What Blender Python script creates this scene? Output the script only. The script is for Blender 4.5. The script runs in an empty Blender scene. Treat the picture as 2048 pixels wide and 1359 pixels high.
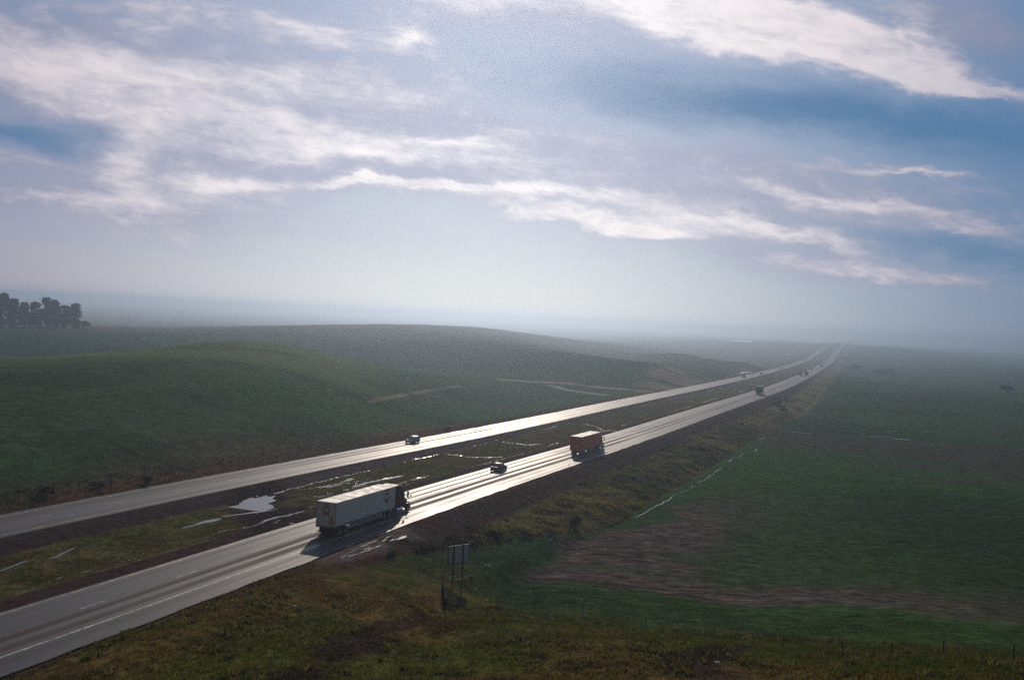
import bpy, bmesh, math, random
import numpy as np
from mathutils import Vector, Matrix

# ------------------------------------------------------------------ the lie of the land (metres; camera hill at the origin, looking +Y)
RY = np.array([-400., -150., 0., 40., 80., 109., 150., 220., 320., 450., 650., 900., 1300., 1900., 2600., 3400.])
RX = np.array([-205., -112., -57., -42.4, -27.4, -17.1, -1.7, 27.8, 70.6, 125.5, 201.9, 292.6, 440.1, 656.4, 915.2, 1212.])
RZ = np.array([6., 5., 2.8, 1.6, .7, 0., -.9, -1.8, -2.2, -3.1, -6.0, -10., -13., -9.4, -1.5, -9.])
W_EAST, W_MEDIAN, W_WEST = 11.7, 21.4, 9.9          # carriageway, median, carriageway
W_ALL = W_EAST + W_MEDIAN + W_WEST

def spline(x, y, X):
    n = len(x); h = np.diff(x); A = np.zeros((n, n)); b = np.zeros(n); A[0, 0] = A[-1, -1] = 1
    for i in range(1, n - 1):
        A[i, i-1] = h[i-1]; A[i, i] = 2 * (h[i-1] + h[i]); A[i, i+1] = h[i]
        b[i] = 6 * ((y[i+1] - y[i]) / h[i] - (y[i] - y[i-1]) / h[i-1])
    m = np.linalg.solve(A, b)
    k = np.clip(np.searchsorted(x, X) - 1, 0, n - 2); d = X - x[k]; hk = h[k]
    return y[k] + d * ((y[k+1] - y[k]) / hk - hk * (2 * m[k] + m[k+1]) / 6) + m[k] * d * d / 2 + (m[k+1] - m[k]) * d**3 / (6 * hk)

TY = np.linspace(-400, 3400, 7601)
TX = spline(RY, RX, TY)
TZ = np.interp(TY, TY, spline(RY, RZ, TY))
TD = np.gradient(TX, TY)
TD = np.convolve(np.pad(TD, 20, mode='edge'), np.ones(41) / 41, 'valid')
TS = np.concatenate([[0], np.cumsum(np.hypot(np.diff(TX), np.diff(TY)))])   # running length
S0 = float(np.interp(0., TY, TS))

def road_coords(x, y):
    """(running length s, offset d right of the outer pavement edge, road height z) of points."""
    yp = np.asarray(y, float).copy()
    for _ in range(4):
        yp = np.clip(yp, -400, 3400)
        px = np.interp(yp, TY, TX); t = np.interp(yp, TY, TD); q = np.sqrt(1 + t * t)
        yp = yp + ((x - px) * t + (y - yp)) / q / q
    yc = np.clip(yp, -400, 3400)
    px = np.interp(yc, TY, TX); t = np.interp(yc, TY, TD); q = np.sqrt(1 + t * t)
    d = ((x - px) * 1 - (y - yc) * t) / q
    return np.interp(yc, TY, TS) - S0, d, np.interp(yc, TY, TZ)

def road_point(s, d):
    """World x, y, z of a point at running length s, offset d (right positive) from the outer edge."""
    s = np.asarray(s, float); d = np.asarray(d, float)
    y = np.interp(s + S0, TS, TY); x = np.interp(y, TY, TX); t = np.interp(y, TY, TD); q = np.sqrt(1 + t * t)
    return x + d / q, y - d * t / q, np.interp(y, TY, TZ)

def road_heading(s):
    y = np.interp(s + S0, TS, TY)
    return math.atan(float(np.interp(y, TY, TD)))

# natural ground: heights at surveyed points, thin-plate spline over (bearing, log range)
GP = np.array([(-151.6,281.8,7.28), (-146.3,339.9,7.33), (-138.4,385.9,8.65), (-129.0,420.7,9.84), (-108.6,436.7,9.72), (-87.5,431.2,6.58), (-70.7,424.1,4.30), (-54.8,421.4,1.63), (-39.8,423.1,0.04), (-190.1,777.1,9.11), (-131.3,768.9,9.63), (-67.6,736.9,9.30), (-8.4,679.9,7.55), (28.1,619.4,5.46), (57.7,557.0,4.51), (82.8,513.4,4.46), (-4.9,460.0,-2.87), (38.9,433.3,-3.14), (-332.2,616.1,4.00), (-314.8,691.7,4.37), (-302.9,794.2,2.61), (-313.6,1002.1,1.14), (-297.1,1214.2,1.61), (-236.1,1380.0,3.80), (-133.1,1443.9,8.25), (-55.3,1398.9,10.20), (3.4,1250.0,7.97), (33.5,1099.5,2.47), (81.1,916.4,-2.94), (102.1,773.3,-3.16), (118.7,649.2,-1.17), (175.3,882.8,-0.85), (205.9,855.6,1.31), (223.5,820.1,0.18), (-21.3,58.2,3.55), (-27.2,64.5,2.88), (-12.2,58.7,3.80), (-17.3,82.2,1.52), (-9.6,91.5,-0.89), (-4.6,89.9,-1.37), (1.0,60.0,3.97), (1.2,84.0,0.31), (9.7,59.2,4.69), (12.4,77.0,1.85), (16.2,59.9,4.76), (18.6,69.5,3.35), (28.1,69.5,3.48), (29.9,63.3,5.43), (32.2,57.6,7.00), (30.3,54.1,7.67), (-5.1,111.9,-4.16), (3.5,100.9,-3.94), (15.2,94.8,-3.20), (23.3,86.9,-1.73), (31.1,89.8,-2.22), (45.3,94.7,-2.21), (-269.2,385.3,0.00), (-223.5,413.5,-1.00), (-186.6,431.4,0.50), (-173.8,563.8,3.00), (-112.5,548.6,1.00), (-50.2,517.6,-2.50), (-195.2,227.8,4.00), (-213.7,210.6,4.00), (-455.4,531.6,2.00), (-498.6,491.4,2.00), (-114.1,97.3,3.00), (-1638.2,1614.4,-17.00), (-2421.6,2386.6,-21.00), (-1496.3,1746.7,-17.00), (-2212.0,2582.1,-21.00), (-1317.2,1885.5,-17.00), (-1947.2,2787.2,-21.00), (-1093.7,2023.3,-17.00), (-1616.8,2991.0,-21.00), (-821.8,2148.2,-17.00), (-1214.8,3175.6,-21.00), (-503.8,2244.1,-17.00), (-744.8,3317.4,-21.00), (-152.5,2294.9,-17.00), (-225.5,3392.5,-21.00), (209.7,2290.4,-17.00), (310.0,3385.8,-21.00), (-845.7,987.3,-9.00), (-744.5,1065.7,-9.00), (-618.2,1143.6,-9.00), (-567.7,1388.4,-11.00), (-1.8,130.0,-5.00), (-2.9,210.0,-5.40), (-4.4,320.0,-5.80), (11.9,129.5,-5.00), (19.1,209.1,-5.40), (29.2,318.7,-5.80), (25.1,127.6,-5.00), (40.6,206.0,-5.40), (61.8,314.0,-5.80), (37.6,124.4,-5.00), (60.8,201.0,-5.40), (92.6,306.3,-5.80), (49.1,120.4,-5.00), (79.3,194.5,-5.40), (120.8,296.3,-5.80), (61.6,114.5,-5.00), (99.5,184.9,-5.40), (151.7,281.8,-5.80), (79.7,102.7,-5.00), (128.8,165.9,-5.40), (196.2,252.8,-5.80), (97.9,85.5,-5.00), (158.2,138.1,-5.40), (241.0,210.5,-5.80), (111.6,66.7,-5.00), (180.2,107.8,-5.40), (274.6,164.3,-5.80), (109.0,488.0,-6.80), (196.1,878.4,-11.00), (167.3,471.2,-6.80), (301.1,848.2,-11.00), (237.0,440.3,-6.80), (426.6,792.5,-11.00), (306.6,394.9,-6.80), (551.9,710.9,-11.00), (376.6,328.9,-6.80), (677.9,592.0,-11.00), (429.1,256.7,-6.80), (772.4,462.0,-11.00), (363.3,1455.3,-14.50), (501.8,1413.6,-14.50), (711.0,1320.8,-14.50), (1232.4,2289.4,-19.00), (919.9,1184.8,-14.50), (1594.5,2053.7,-19.00), (1129.8,986.6,-14.50), (1958.4,1710.2,-19.00), (1287.3,770.0,-14.50), (2231.3,1334.6,-19.00), (569.4,1917.2,-11.50), (791.5,2664.9,-4.00), (1053.5,3546.9,-14.00), (651.3,1891.0,-11.50), (905.3,2628.5,-4.00), (1204.9,3498.3,-14.00), (738.1,1858.8,-11.50), (1026.0,2583.7,-4.00), (1365.6,3438.8,-14.00), (-4273.5,4211.6,-24.00), (-14244.8,14038.7,-26.00), (-2853.2,5278.2,-24.00), (-9510.8,17593.9,-26.00), (-82.7,5999.4,-24.00), (-275.7,19998.1,-26.00), (2843.9,5283.2,-24.00), (9479.6,17610.7,-26.00), (4519.4,3946.5,-24.00), (15064.6,13155.2,-26.00), (40.5,52.1,3.50), (49.7,43.4,6.00), (56.6,33.9,9.00), (-35.5,50.8,3.00), (-44.2,43.5,5.00)])

def tps_uv(x, y):
    r = np.hypot(x, y); a = np.arctan2(x, y)
    return np.clip(a, -1.0, 1.0), np.log(np.clip(r, 55., 30000.)) * .35
def _phi(r2):
    return np.where(r2 > 1e-12, .5 * r2 * np.log(np.maximum(r2, 1e-12)), 0.)
def tps_fit():
    u, v = tps_uv(GP[:, 0], GP[:, 1]); n = len(u)
    K = _phi((u[:, None] - u)**2 + (v[:, None] - v)**2) + 1e-4 * np.eye(n)
    P = np.stack([np.ones(n), u, v], 1)
    A = np.block([[K, P], [P.T, np.zeros((3, 3))]])
    return u, v, np.linalg.solve(A, np.concatenate([GP[:, 2], np.zeros(3)]))
TPS = tps_fit()
def natural(x, y):
    x = np.asarray(x, float); y = np.asarray(y, float); sh = x.shape; x = x.ravel(); y = y.ravel()
    u0, v0, w = TPS; u, v = tps_uv(x, y); z = np.empty(len(x))
    for i in range(0, len(x), 20000):
        s = slice(i, i + 20000)
        z[s] = _phi((u[s, None] - u0)**2 + (v[s, None] - v0)**2) @ w[:-3] + w[-3] + w[-2] * u[s] + w[-1] * v[s]
    r = np.hypot(x, y); a = np.abs(np.arctan2(x, y))
    near = np.interp(r, [0, 2.5, 10, 30, 55], [25.35, 25.3, 21.5, 12.5, 0]) ; k = np.interp(r, [30, 55], [0, 1])
    z = np.where(r < 55, (1 - k) * near + k * z, z)
    back = np.clip((a - 1.15) / .8, 0, 1); back = back * back * (3 - 2 * back)
    z = z * (1 - back) + back * np.interp(r, [0, 60, 400, 3000], [25.3, 26, 30, 10])
    return z.reshape(sh)

def smooth(a, b, x):
    t = np.clip((x - a) / (b - a), 0, 1); return t * t * (3 - 2 * t)

# cheap value noise, world space
_PR = np.random.RandomState(7).rand(512, 512)
def vnoise(x, y):
    xi = np.floor(x).astype(int); yi = np.floor(y).astype(int); fx = x - xi; fy = y - yi
    fx = fx * fx * (3 - 2 * fx); fy = fy * fy * (3 - 2 * fy); g = lambda i, j: _PR[i & 511, j & 511]
    return (g(xi, yi) * (1 - fx) + g(xi + 1, yi) * fx) * (1 - fy) + (g(xi, yi + 1) * (1 - fx) + g(xi + 1, yi + 1) * fx) * fy
def fbm(x, y, o=4):
    v = 0; a = .5; t = 0
    for k in range(o):
        v = v + a * vnoise(x * 2**k + 17 * k, y * 2**k + 31 * k); t += a; a *= .5
    return v / t

def ground(x, y, detail=True):
    x = np.asarray(x, float); y = np.asarray(y, float)
    s, d, zr = road_coords(x, y)
    zn = natural(x, y); r = np.hypot(x, y)
    if detail:
        zn = zn + (fbm(x / 9, y / 9, 4) - .5) * np.interp(r, [30, 60, 130, 300], [.2, 1.5, .7, .5]) + (fbm(x / 60 + 5, y / 60, 3) - .5) * np.interp(r, [60, 300, 900], [0, 2.0, 3.])
    # right embankment: steep gravel batter, lumpy bench, ditch, field
    e = np.maximum(d, 0)
    fr = np.interp(e, [0, 1.0, 5.0, 8.5, 13., 15.5, 17.0, 19.0, 24.], [0, .02, .46, .56, .70, .98, 1.06, 1.02, 1.])
    zemb = zr - .12 + (zn - zr) * fr
    if detail:
        zemb = zemb + (fbm(x / 3.2, y / 3.2, 3) - .5) * .85 * smooth(4., 7., e) * (1 - smooth(14, 18, e)) * np.interp(r, [100, 140], [.25, 1])
    e2 = np.maximum(-d - W_ALL, 0)
    zl = zr - .12 + (zn - zr) * np.interp(e2, [0, 1.5, 4, 14, 40], [0, .0, .05, .5, 1.])
    z = np.where(d > 0, zemb, zl)
    inside = (d <= 0) & (d >= -W_ALL)
    return np.where(inside, zr - .9 * smooth(0, 1.2, np.minimum(-d, d + W_ALL)) - .12, z)

# ------------------------------------------------------------------ scene helpers
SC = bpy.context.scene
COL = SC.collection
RNG = random.Random(11)
NP = np.random.RandomState(23)

def tag(o, label=None, cat=None, group=None, kind=None):
    if label: o['label'] = label
    if cat: o['category'] = cat
    if group: o['group'] = group
    if kind: o['kind'] = kind
    return o

def empty(name, loc=(0, 0, 0), rz=0., pitch=0.):
    o = bpy.data.objects.new(name, None); COL.objects.link(o)
    o.empty_display_size = .5
    o.rotation_mode = 'XYZ'; o.location = loc; o.rotation_euler = (pitch, 0, rz)
    return o

def link_mesh(name, me, mat, parent=None):
    o = bpy.data.objects.new(name, me); COL.objects.link(o)
    if mat is not None and not me.materials: me.materials.append(mat)
    if parent is not None: o.parent = parent
    return o

def np_mesh(name, V, F, mat, parent=None, attrs=None, smooth_=False, uv=None):
    """V (n,3); F (m,k) int array; attrs {name: (n,4)} point colours or (n,) floats."""
    me = bpy.data.meshes.new(name); V = np.asarray(V, np.float32); F = np.asarray(F, np.int32)
    m, k = F.shape
    me.vertices.add(len(V)); me.vertices.foreach_set('co', V.ravel())
    me.loops.add(m * k); me.loops.foreach_set('vertex_index', F.ravel())
    me.polygons.add(m); me.polygons.foreach_set('loop_start', np.arange(0, m * k, k, dtype=np.int32))
    me.polygons.foreach_set('loop_total', np.full(m, k, np.int32))
    me.polygons.foreach_set('use_smooth', np.full(m, bool(smooth_)))
    me.update(calc_edges=True)
    for n, a in (attrs or {}).items():
        a = np.asarray(a, np.float32)
        if a.ndim == 2:
            at = me.attributes.new(n, 'FLOAT_COLOR', 'POINT'); at.data.foreach_set('color', a.ravel())
        else:
            at = me.attributes.new(n, 'FLOAT', 'POINT'); at.data.foreach_set('value', a)
    if uv is not None:
        l = me.uv_layers.new(name='UVMap'); l.data.foreach_set('uv', np.asarray(uv, np.float32)[F.ravel()].ravel())
    return link_mesh(name, me, mat, parent)

def grid_faces(nr, nc, wrap=False):
    i = np.arange(nr - 1)[:, None] * nc; j = np.arange(nc if wrap else nc - 1)[None, :]; j2 = (j + 1) % nc
    return np.stack([i + j, i + j2, i + nc + j2, i + nc + j], -1).reshape(-1, 4)

class MB:
    """Collects shapes into one mesh."""
    def __init__(self): self.v = []; self.f = []
    def add(self, vs, fs):
        b = len(self.v); self.v += [tuple(p) for p in vs]; self.f += [tuple(b + i for i in q) for q in fs]; return self
    def box(self, x0, x1, y0, y1, z0, z1, bev=0.):
        if bev <= 0:
            vs = [(x, y, z) for z in (z0, z1) for y in (y0, y1) for x in (x0, x1)]
            return self.add(vs, [(0, 2, 3, 1), (4, 5, 7, 6), (0, 1, 5, 4), (2, 6, 7, 3), (0, 4, 6, 2), (1, 3, 7, 5)])
        bm = bmesh.new(); bmesh.ops.create_cube(bm, size=1)
        for v in bm.verts: v.co = ((x0 + x1) / 2 + v.co.x * (x1 - x0), (y0 + y1) / 2 + v.co.y * (y1 - y0), (z0 + z1) / 2 + v.co.z * (z1 - z0))
        bmesh.ops.bevel(bm, geom=bm.edges[:], offset=bev, segments=2, affect='EDGES', profile=.6)
        return self.bm(bm)
    def bm(self, bm):
        bm.verts.index_update()
        self.add([tuple(v.co) for v in bm.verts], [tuple(v.index for v in f.verts) for f in bm.faces]); bm.free(); return self
    def tube(self, pts, rad, n=8, cap=True):
        """tapered tube through points; rad one radius or one per point"""
        pts = [Vector(p) for p in pts]; rad = rad if isinstance(rad, (list, tuple)) else [rad] * len(pts)
        rings = []; base = len(self.v)
        for i, p in enumerate(pts):
            d = (pts[min(i + 1, len(pts) - 1)] - pts[max(i - 1, 0)]).normalized()
            a = d.orthogonal().normalized() if i == 0 else (rings[-1] - d * rings[-1].dot(d)).normalized()
            rings.append(a); b = d.cross(a)
            for k in range(n):
                t = 2 * math.pi * k / n
                self.v.append(tuple(p + (a * math.cos(t) + b * math.sin(t)) * rad[i]))
        for i in range(len(pts) - 1):
            for k in range(n):
                self.f.append((base + i * n + k, base + i * n + (k + 1) % n, base + (i + 1) * n + (k + 1) % n, base + (i + 1) * n + k))
        if cap:
            self.f.append(tuple(base + k for k in range(n))[::-1]); e = base + (len(pts) - 1) * n; self.f.append(tuple(e + k for k in range(n)))
        return self
    def bar(self, a, b, w, h=None):
        """square bar from a to b"""
        a = Vector(a); b = Vector(b); d = (b - a).normalized(); up = Vector((0, 0, 1)) if abs(d.z) < .9 else Vector((1, 0, 0))
        s = d.cross(up).normalized() * w / 2; u = s.cross(d).normalized() * (h or w) / 2
        vs = [p + i * s + j * u for p in (a, b) for i, j in ((-1, -1), (1, -1), (1, 1), (-1, 1))]
        return self.add(vs, [(3, 2, 1, 0), (4, 5, 6, 7), (0, 1, 5, 4), (1, 2, 6, 5), (2, 3, 7, 6), (3, 0, 4, 7)])
    def loft(self, secs):
        """closed sections with the same number of points, capped"""
        n = len(secs[0]); b = len(self.v)
        for s in secs: self.v += [tuple(p) for p in s]
        for i in range(len(secs) - 1):
            for k in range(n): self.f.append((b + i * n + k, b + i * n + (k + 1) % n, b + (i + 1) * n + (k + 1) % n, b + (i + 1) * n + k))
        self.f.append(tuple(b + k for k in range(n))[::-1]); e = b + (len(secs) - 1) * n; self.f.append(tuple(e + k for k in range(n)))
        return self
    def lathe_x(self, cx, cy, cz, prof, n=20):
        """profile [(x offset, radius)] turned about an axle along x"""
        b = len(self.v); m = len(prof)
        for k in range(n):
            t = 2 * math.pi * k / n
            for dx, r in prof: self.v.append((cx + dx, cy + r * math.cos(t), cz + r * math.sin(t)))
        for k in range(n):
            k2 = (k + 1) % n
            for i in range(m - 1): self.f.append((b + k * m + i, b + k * m + i + 1, b + k2 * m + i + 1, b + k2 * m + i))
        return self
    def build(self, name, mat, parent=None, smooth_=False):
        me = bpy.data.meshes.new(name); me.from_pydata(self.v, [], self.f)
        bm = bmesh.new(); bm.from_mesh(me); bmesh.ops.recalc_face_normals(bm, faces=bm.faces[:]); bm.to_mesh(me); bm.free()
        if smooth_:
            me.polygons.foreach_set('use_smooth', np.ones(len(me.polygons), bool)); me.set_sharp_from_angle(angle=math.radians(38))
        me.update()
        return link_mesh(name, me, mat, parent)

def copy_tree(o, parent=None):
    c = o.copy(); COL.objects.link(c); c.parent = parent
    for ch in [x for x in SC.objects if x.parent == o]: copy_tree(ch, c)
    return c

# ------------------------------------------------------------------ materials
class NT:
    """node tree writer: sockets or numbers in, sockets out"""
    def __init__(self, nt): self.nt = nt; self.N = nt.nodes; self.L = nt.links; self.cache = {}
    def node(self, t, **kw):
        n = self.N.new(t)
        for k, v in kw.items(): setattr(n, k, v)
        return n
    def put(self, sock, v):
        if isinstance(v, bpy.types.NodeSocket): self.L.new(v, sock)
        elif v is not None: sock.default_value = v
    def m(self, op, a, b=None, c=None, clamp=False):
        n = self.node('ShaderNodeMath', operation=op); n.use_clamp = clamp
        self.put(n.inputs[0], a); self.put(n.inputs[1], b); self.put(n.inputs[2], c); return n.outputs[0]
    def add(self, a, b): return self.m('ADD', a, b)
    def mul(self, a, b): return self.m('MULTIPLY', a, b)
    def xyz(self, x, y, z):
        n = self.node('ShaderNodeCombineXYZ'); self.put(n.inputs[0], x); self.put(n.inputs[1], y); self.put(n.inputs[2], z); return n.outputs[0]
    def sep(self, v):
        n = self.node('ShaderNodeSeparateXYZ'); self.put(n.inputs[0], v); return n.outputs
    def noise(self, vec, scale, detail=4., rough=.55, dist=0., col=False):
        n = self.node('ShaderNodeTexNoise'); self.put(n.inputs['Vector'], vec); n.inputs['Scale'].default_value = scale
        n.inputs['Detail'].default_value = detail; n.inputs['Roughness'].default_value = rough; n.inputs['Distortion'].default_value = dist
        return n.outputs['Color' if col else 'Fac']
    def step(self, v, a, b, lo=0., hi=1.):
        n = self.node('ShaderNodeMapRange', interpolation_type='SMOOTHSTEP'); self.put(n.inputs[0], v)
        for i, q in enumerate((a, b, lo, hi)): self.put(n.inputs[1 + i], q)
        return n.outputs[0]
    def mix(self, f, a, b, blend='MIX'):
        n = self.node('ShaderNodeMix', data_type='RGBA', blend_type=blend); self.put(n.inputs[0], f)
        for s, v in ((n.inputs[6], a), (n.inputs[7], b)):
            if isinstance(v, (tuple, list)): v = tuple(v) + (1,) * (4 - len(v))
            self.put(s, v)
        return n.outputs[2]
    def attr(self, name, out='Color'):
        n = self.node('ShaderNodeAttribute', attribute_name=name); return n.outputs[out]
    def scale(self, v, k):
        n = self.node('ShaderNodeVectorMath', operation='MULTIPLY'); self.put(n.inputs[0], v); n.inputs[1].default_value = k; return n.outputs[0]
    def bump(self, h, strength, dist):
        n = self.node('ShaderNodeBump'); self.put(n.inputs['Strength'], strength); n.inputs['Distance'].default_value = dist; self.put(n.inputs['Height'], h); return n.outputs[0]

def material(name):
    m = bpy.data.materials.new(name); m.use_nodes = True; nt = m.node_tree; nt.nodes.clear()
    g = NT(nt); out = g.node('ShaderNodeOutputMaterial'); p = g.node('ShaderNodeBsdfPrincipled'); g.L.new(p.outputs[0], out.inputs[0])
    return m, g, p
def coords(g): return g.node('ShaderNodeTexCoord').outputs['Object']
def world_pos(g): return g.node('ShaderNodeNewGeometry').outputs['Position']

def simple(name, col, rough=.5, metal=0., var=.12, scale=3., spec=.5, coat=0.):
    """paint, metal, rubber: base colour with a little dirt"""
    m, g, p = material(name); v = coords(g); n = g.noise(v, scale, 5, .6); n2 = g.noise(v, scale * 9, 3)
    dk = tuple(c * (1 - 2.2 * var) for c in col)
    g.put(p.inputs['Base Color'], g.mix(g.step(g.add(g.mul(n, .75), g.mul(n2, .25)), .35, .62), dk, col))
    g.put(p.inputs['Roughness'], g.step(n, .3, .7, min(1, rough * 1.25), rough * .85)); p.inputs['Metallic'].default_value = metal
    p.inputs['Specular IOR Level'].default_value = spec; p.inputs['Coat Weight'].default_value = coat
    return m

def m_ground():
    m, g, p = material('grassland'); v = world_pos(g)
    c = g.attr('Col'); k = g.attr('rough_soil', 'Fac')
    big = g.noise(v, .045, 5, .6); mid = g.noise(v, .55, 6, .68); fine = g.noise(v, 3.2, 5, .7); row = g.noise(g.scale(v, (.35, 1.3, 1)), 1.0, 5, .65)
    f = g.add(g.mul(mid, .55), g.mul(fine, .45))
    br = g.step(f, .30, .70, .40, 1.62)
    c2 = g.mix(1., c, g.xyz(br, br, g.step(f, .3, .7, .45, 1.5)), 'MULTIPLY')
    c3 = g.mix(g.mul(g.step(big, .42, .68), .25), c2, g.mix(1., c2, (1.35, 1.1, .8), 'MULTIPLY'))       # drier swathes
    clod = g.step(row, .33, .72, .45, 1.75)
    c4 = g.mix(k, c3, g.mix(1., c3, g.xyz(clod, clod, clod), 'MULTIPLY'))
    g.put(p.inputs['Base Color'], c4); p.inputs['Roughness'].default_value = 1.; p.inputs['Specular IOR Level'].default_value = 0.
    h = g.add(g.mul(mid, .7), g.mul(fine, .3))
    g.put(p.inputs['Normal'], g.bump(g.add(h, g.mul(row, g.mul(k, .8))), .9, .35))
    return m

def m_median():
    m, g, p = material('median_turf'); v = world_pos(g); c = g.attr('Col'); w = g.attr('wet', 'Fac')
    mid = g.noise(v, .8, 6, .7); fine = g.noise(v, 5., 5, .7); f = g.add(g.mul(mid, .55), g.mul(fine, .45)); br = g.step(f, .3, .7, .42, 1.6)
    rag = g.noise(v, .9, 6, .75)
    wet = g.step(g.add(w, g.mul(g.add(rag, -.5), 1.1)), .42, .58)
    g.put(p.inputs['Base Color'], g.mix(wet, g.mix(1., c, g.xyz(br, br, br), 'MULTIPLY'), (.03, .024, .02)))
    g.put(p.inputs['Roughness'], g.step(wet, 0, 1, .93, .16)); g.put(p.inputs['Specular IOR Level'], g.step(wet, 0, 1, 0., .55))
    g.put(p.inputs['Normal'], g.bump(f, g.step(wet, 0, 1, .8, .12), .25))
    return m

def m_road(name, strips, seed):
    """wet asphalt; uv = (offset from outer edge, running length); strips = worn, drier wheel tracks"""
    m, g, p = material(name); uv = g.node('ShaderNodeUVMap', uv_map='UVMap').outputs[0]; U, V, _ = g.sep(uv); v = world_pos(g)
    wob = g.mul(g.add(g.noise(g.xyz(seed, g.mul(V, .012), 0), 1., 2), -.5), .9)
    lon = g.noise(g.xyz(g.mul(U, 1.7), g.mul(V, .006), seed), 1., 5, .62)                                # long streaks
    lon2 = g.noise(g.xyz(g.mul(U, 5.), g.mul(V, .03), seed + 3.), 1., 4, .6)
    patch = g.noise(v, .07, 4); grit = g.noise(v, 14., 4, .7)
    tr = None
    for c, wd, amt in strips:
        d = g.m('ABSOLUTE', g.add(g.add(U, -c), wob)); s = g.mul(g.step(g.add(d, g.mul(g.add(lon2, -.5), .55)), wd * .28, wd * .72, 1., 0.), amt)
        tr = s if tr is None else g.m('MAXIMUM', tr, s)
    brk = g.step(g.noise(g.xyz(seed * 2., g.mul(V, .02), 0), 1., 3), .3, .55, .62, 1.); tr = g.mul(tr, brk)
    base = g.mix(g.step(g.add(g.mul(lon, .7), g.mul(patch, .3)), .35, .65), (.036, .033, .034), (.072, .064, .063))
    base = g.mix(tr, base, (.052, .030, .026))
    gr = g.step(grit, .3, .7, .75, 1.25)
    g.put(p.inputs['Base Color'], g.mix(1., base, g.xyz(gr, gr, gr), 'MULTIPLY'))
    wetness = g.step(g.add(g.mul(lon, .6), g.add(g.mul(lon2, .2), g.mul(patch, .2))), .36, .62)
    r = g.step(wetness, 0, 1, .60, .44)
    r = g.add(r, g.mul(tr, .30))
    g.put(p.inputs['Roughness'], r); g.put(p.inputs['Specular IOR Level'], g.add(g.mul(g.step(g.add(lon, g.mul(lon2, .5)), .55, 1.0, .10, .22), g.step(tr, 0, 1, 1., 0.)), g.mul(tr, .12)))
    g.put(p.inputs['Normal'], g.bump(g.add(g.mul(grit, .5), g.mul(g.noise(v, 2.5, 4), .5)), .10, .02))
    return m

def m_paint_line(name, col):
    m, g, p = material(name); v = world_pos(g); n = g.noise(v, 1.6, 6, .7); n2 = g.noise(v, .25, 3)
    g.put(p.inputs['Base Color'], g.mix(g.step(g.add(g.mul(n, .7), g.mul(n2, .3)), .42, .62), (.10, .095, .09), col)); p.inputs['Roughness'].default_value = .5
    return m

def m_water():
    m, g, p = material('standing_water'); v = world_pos(g)
    p.inputs['Base Color'].default_value = (.018, .016, .014, 1); p.inputs['Roughness'].default_value = .2; p.inputs['IOR'].default_value = 1.33; p.inputs['Specular IOR Level'].default_value = .8
    g.put(p.inputs['Normal'], g.bump(g.noise(v, 3., 3), .03, .02)); return m

def m_grass_blade():
    m, g, p = material('grass_blade'); c = g.attr('Col')
    g.put(p.inputs['Base Color'], c); p.inputs['Roughness'].default_value = .9; p.inputs['Specular IOR Level'].default_value = 0.
    tl = g.node('ShaderNodeBsdfTranslucent'); g.put(tl.inputs[0], g.mix(1., c, (1.15, 1.1, .7), 'MULTIPLY'))
    ms = g.node('ShaderNodeMixShader'); ms.inputs[0].default_value = .3; g.L.new(p.outputs[0], ms.inputs[1]); g.L.new(tl.outputs[0], ms.inputs[2])
    g.L.new(ms.outputs[0], [n for n in g.N if n.type == 'OUTPUT_MATERIAL'][0].inputs[0]); return m

def m_glass(name='window_glass', col=(.012, .014, .016)):
    m, g, p = material(name); v = coords(g)
    p.inputs['Base Color'].default_value = col + (1,); g.put(p.inputs['Roughness'], g.step(g.noise(v, 2., 3), .3, .7, .04, .12)); p.inputs['Specular IOR Level'].default_value = .8
    return m

def m_leaf(name, a, b):
    m, g, p = material(name); v = coords(g); n = g.noise(v, .5, 5, .6); n2 = g.noise(v, 3., 3)
    c = g.mix(g.step(g.add(g.mul(n, .6), g.mul(n2, .4)), .38, .62), a, b); g.put(p.inputs['Base Color'], c); p.inputs['Roughness'].default_value = .85; p.inputs['Specular IOR Level'].default_value = .03
    tl = g.node('ShaderNodeBsdfTranslucent'); g.put(tl.inputs[0], c); ms = g.node('ShaderNodeMixShader'); ms.inputs[0].default_value = .25
    g.L.new(p.outputs[0], ms.inputs[1]); g.L.new(tl.outputs[0], ms.inputs[2]); g.L.new(ms.outputs[0], [x for x in g.N if x.type == 'OUTPUT_MATERIAL'][0].inputs[0]); return m

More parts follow.
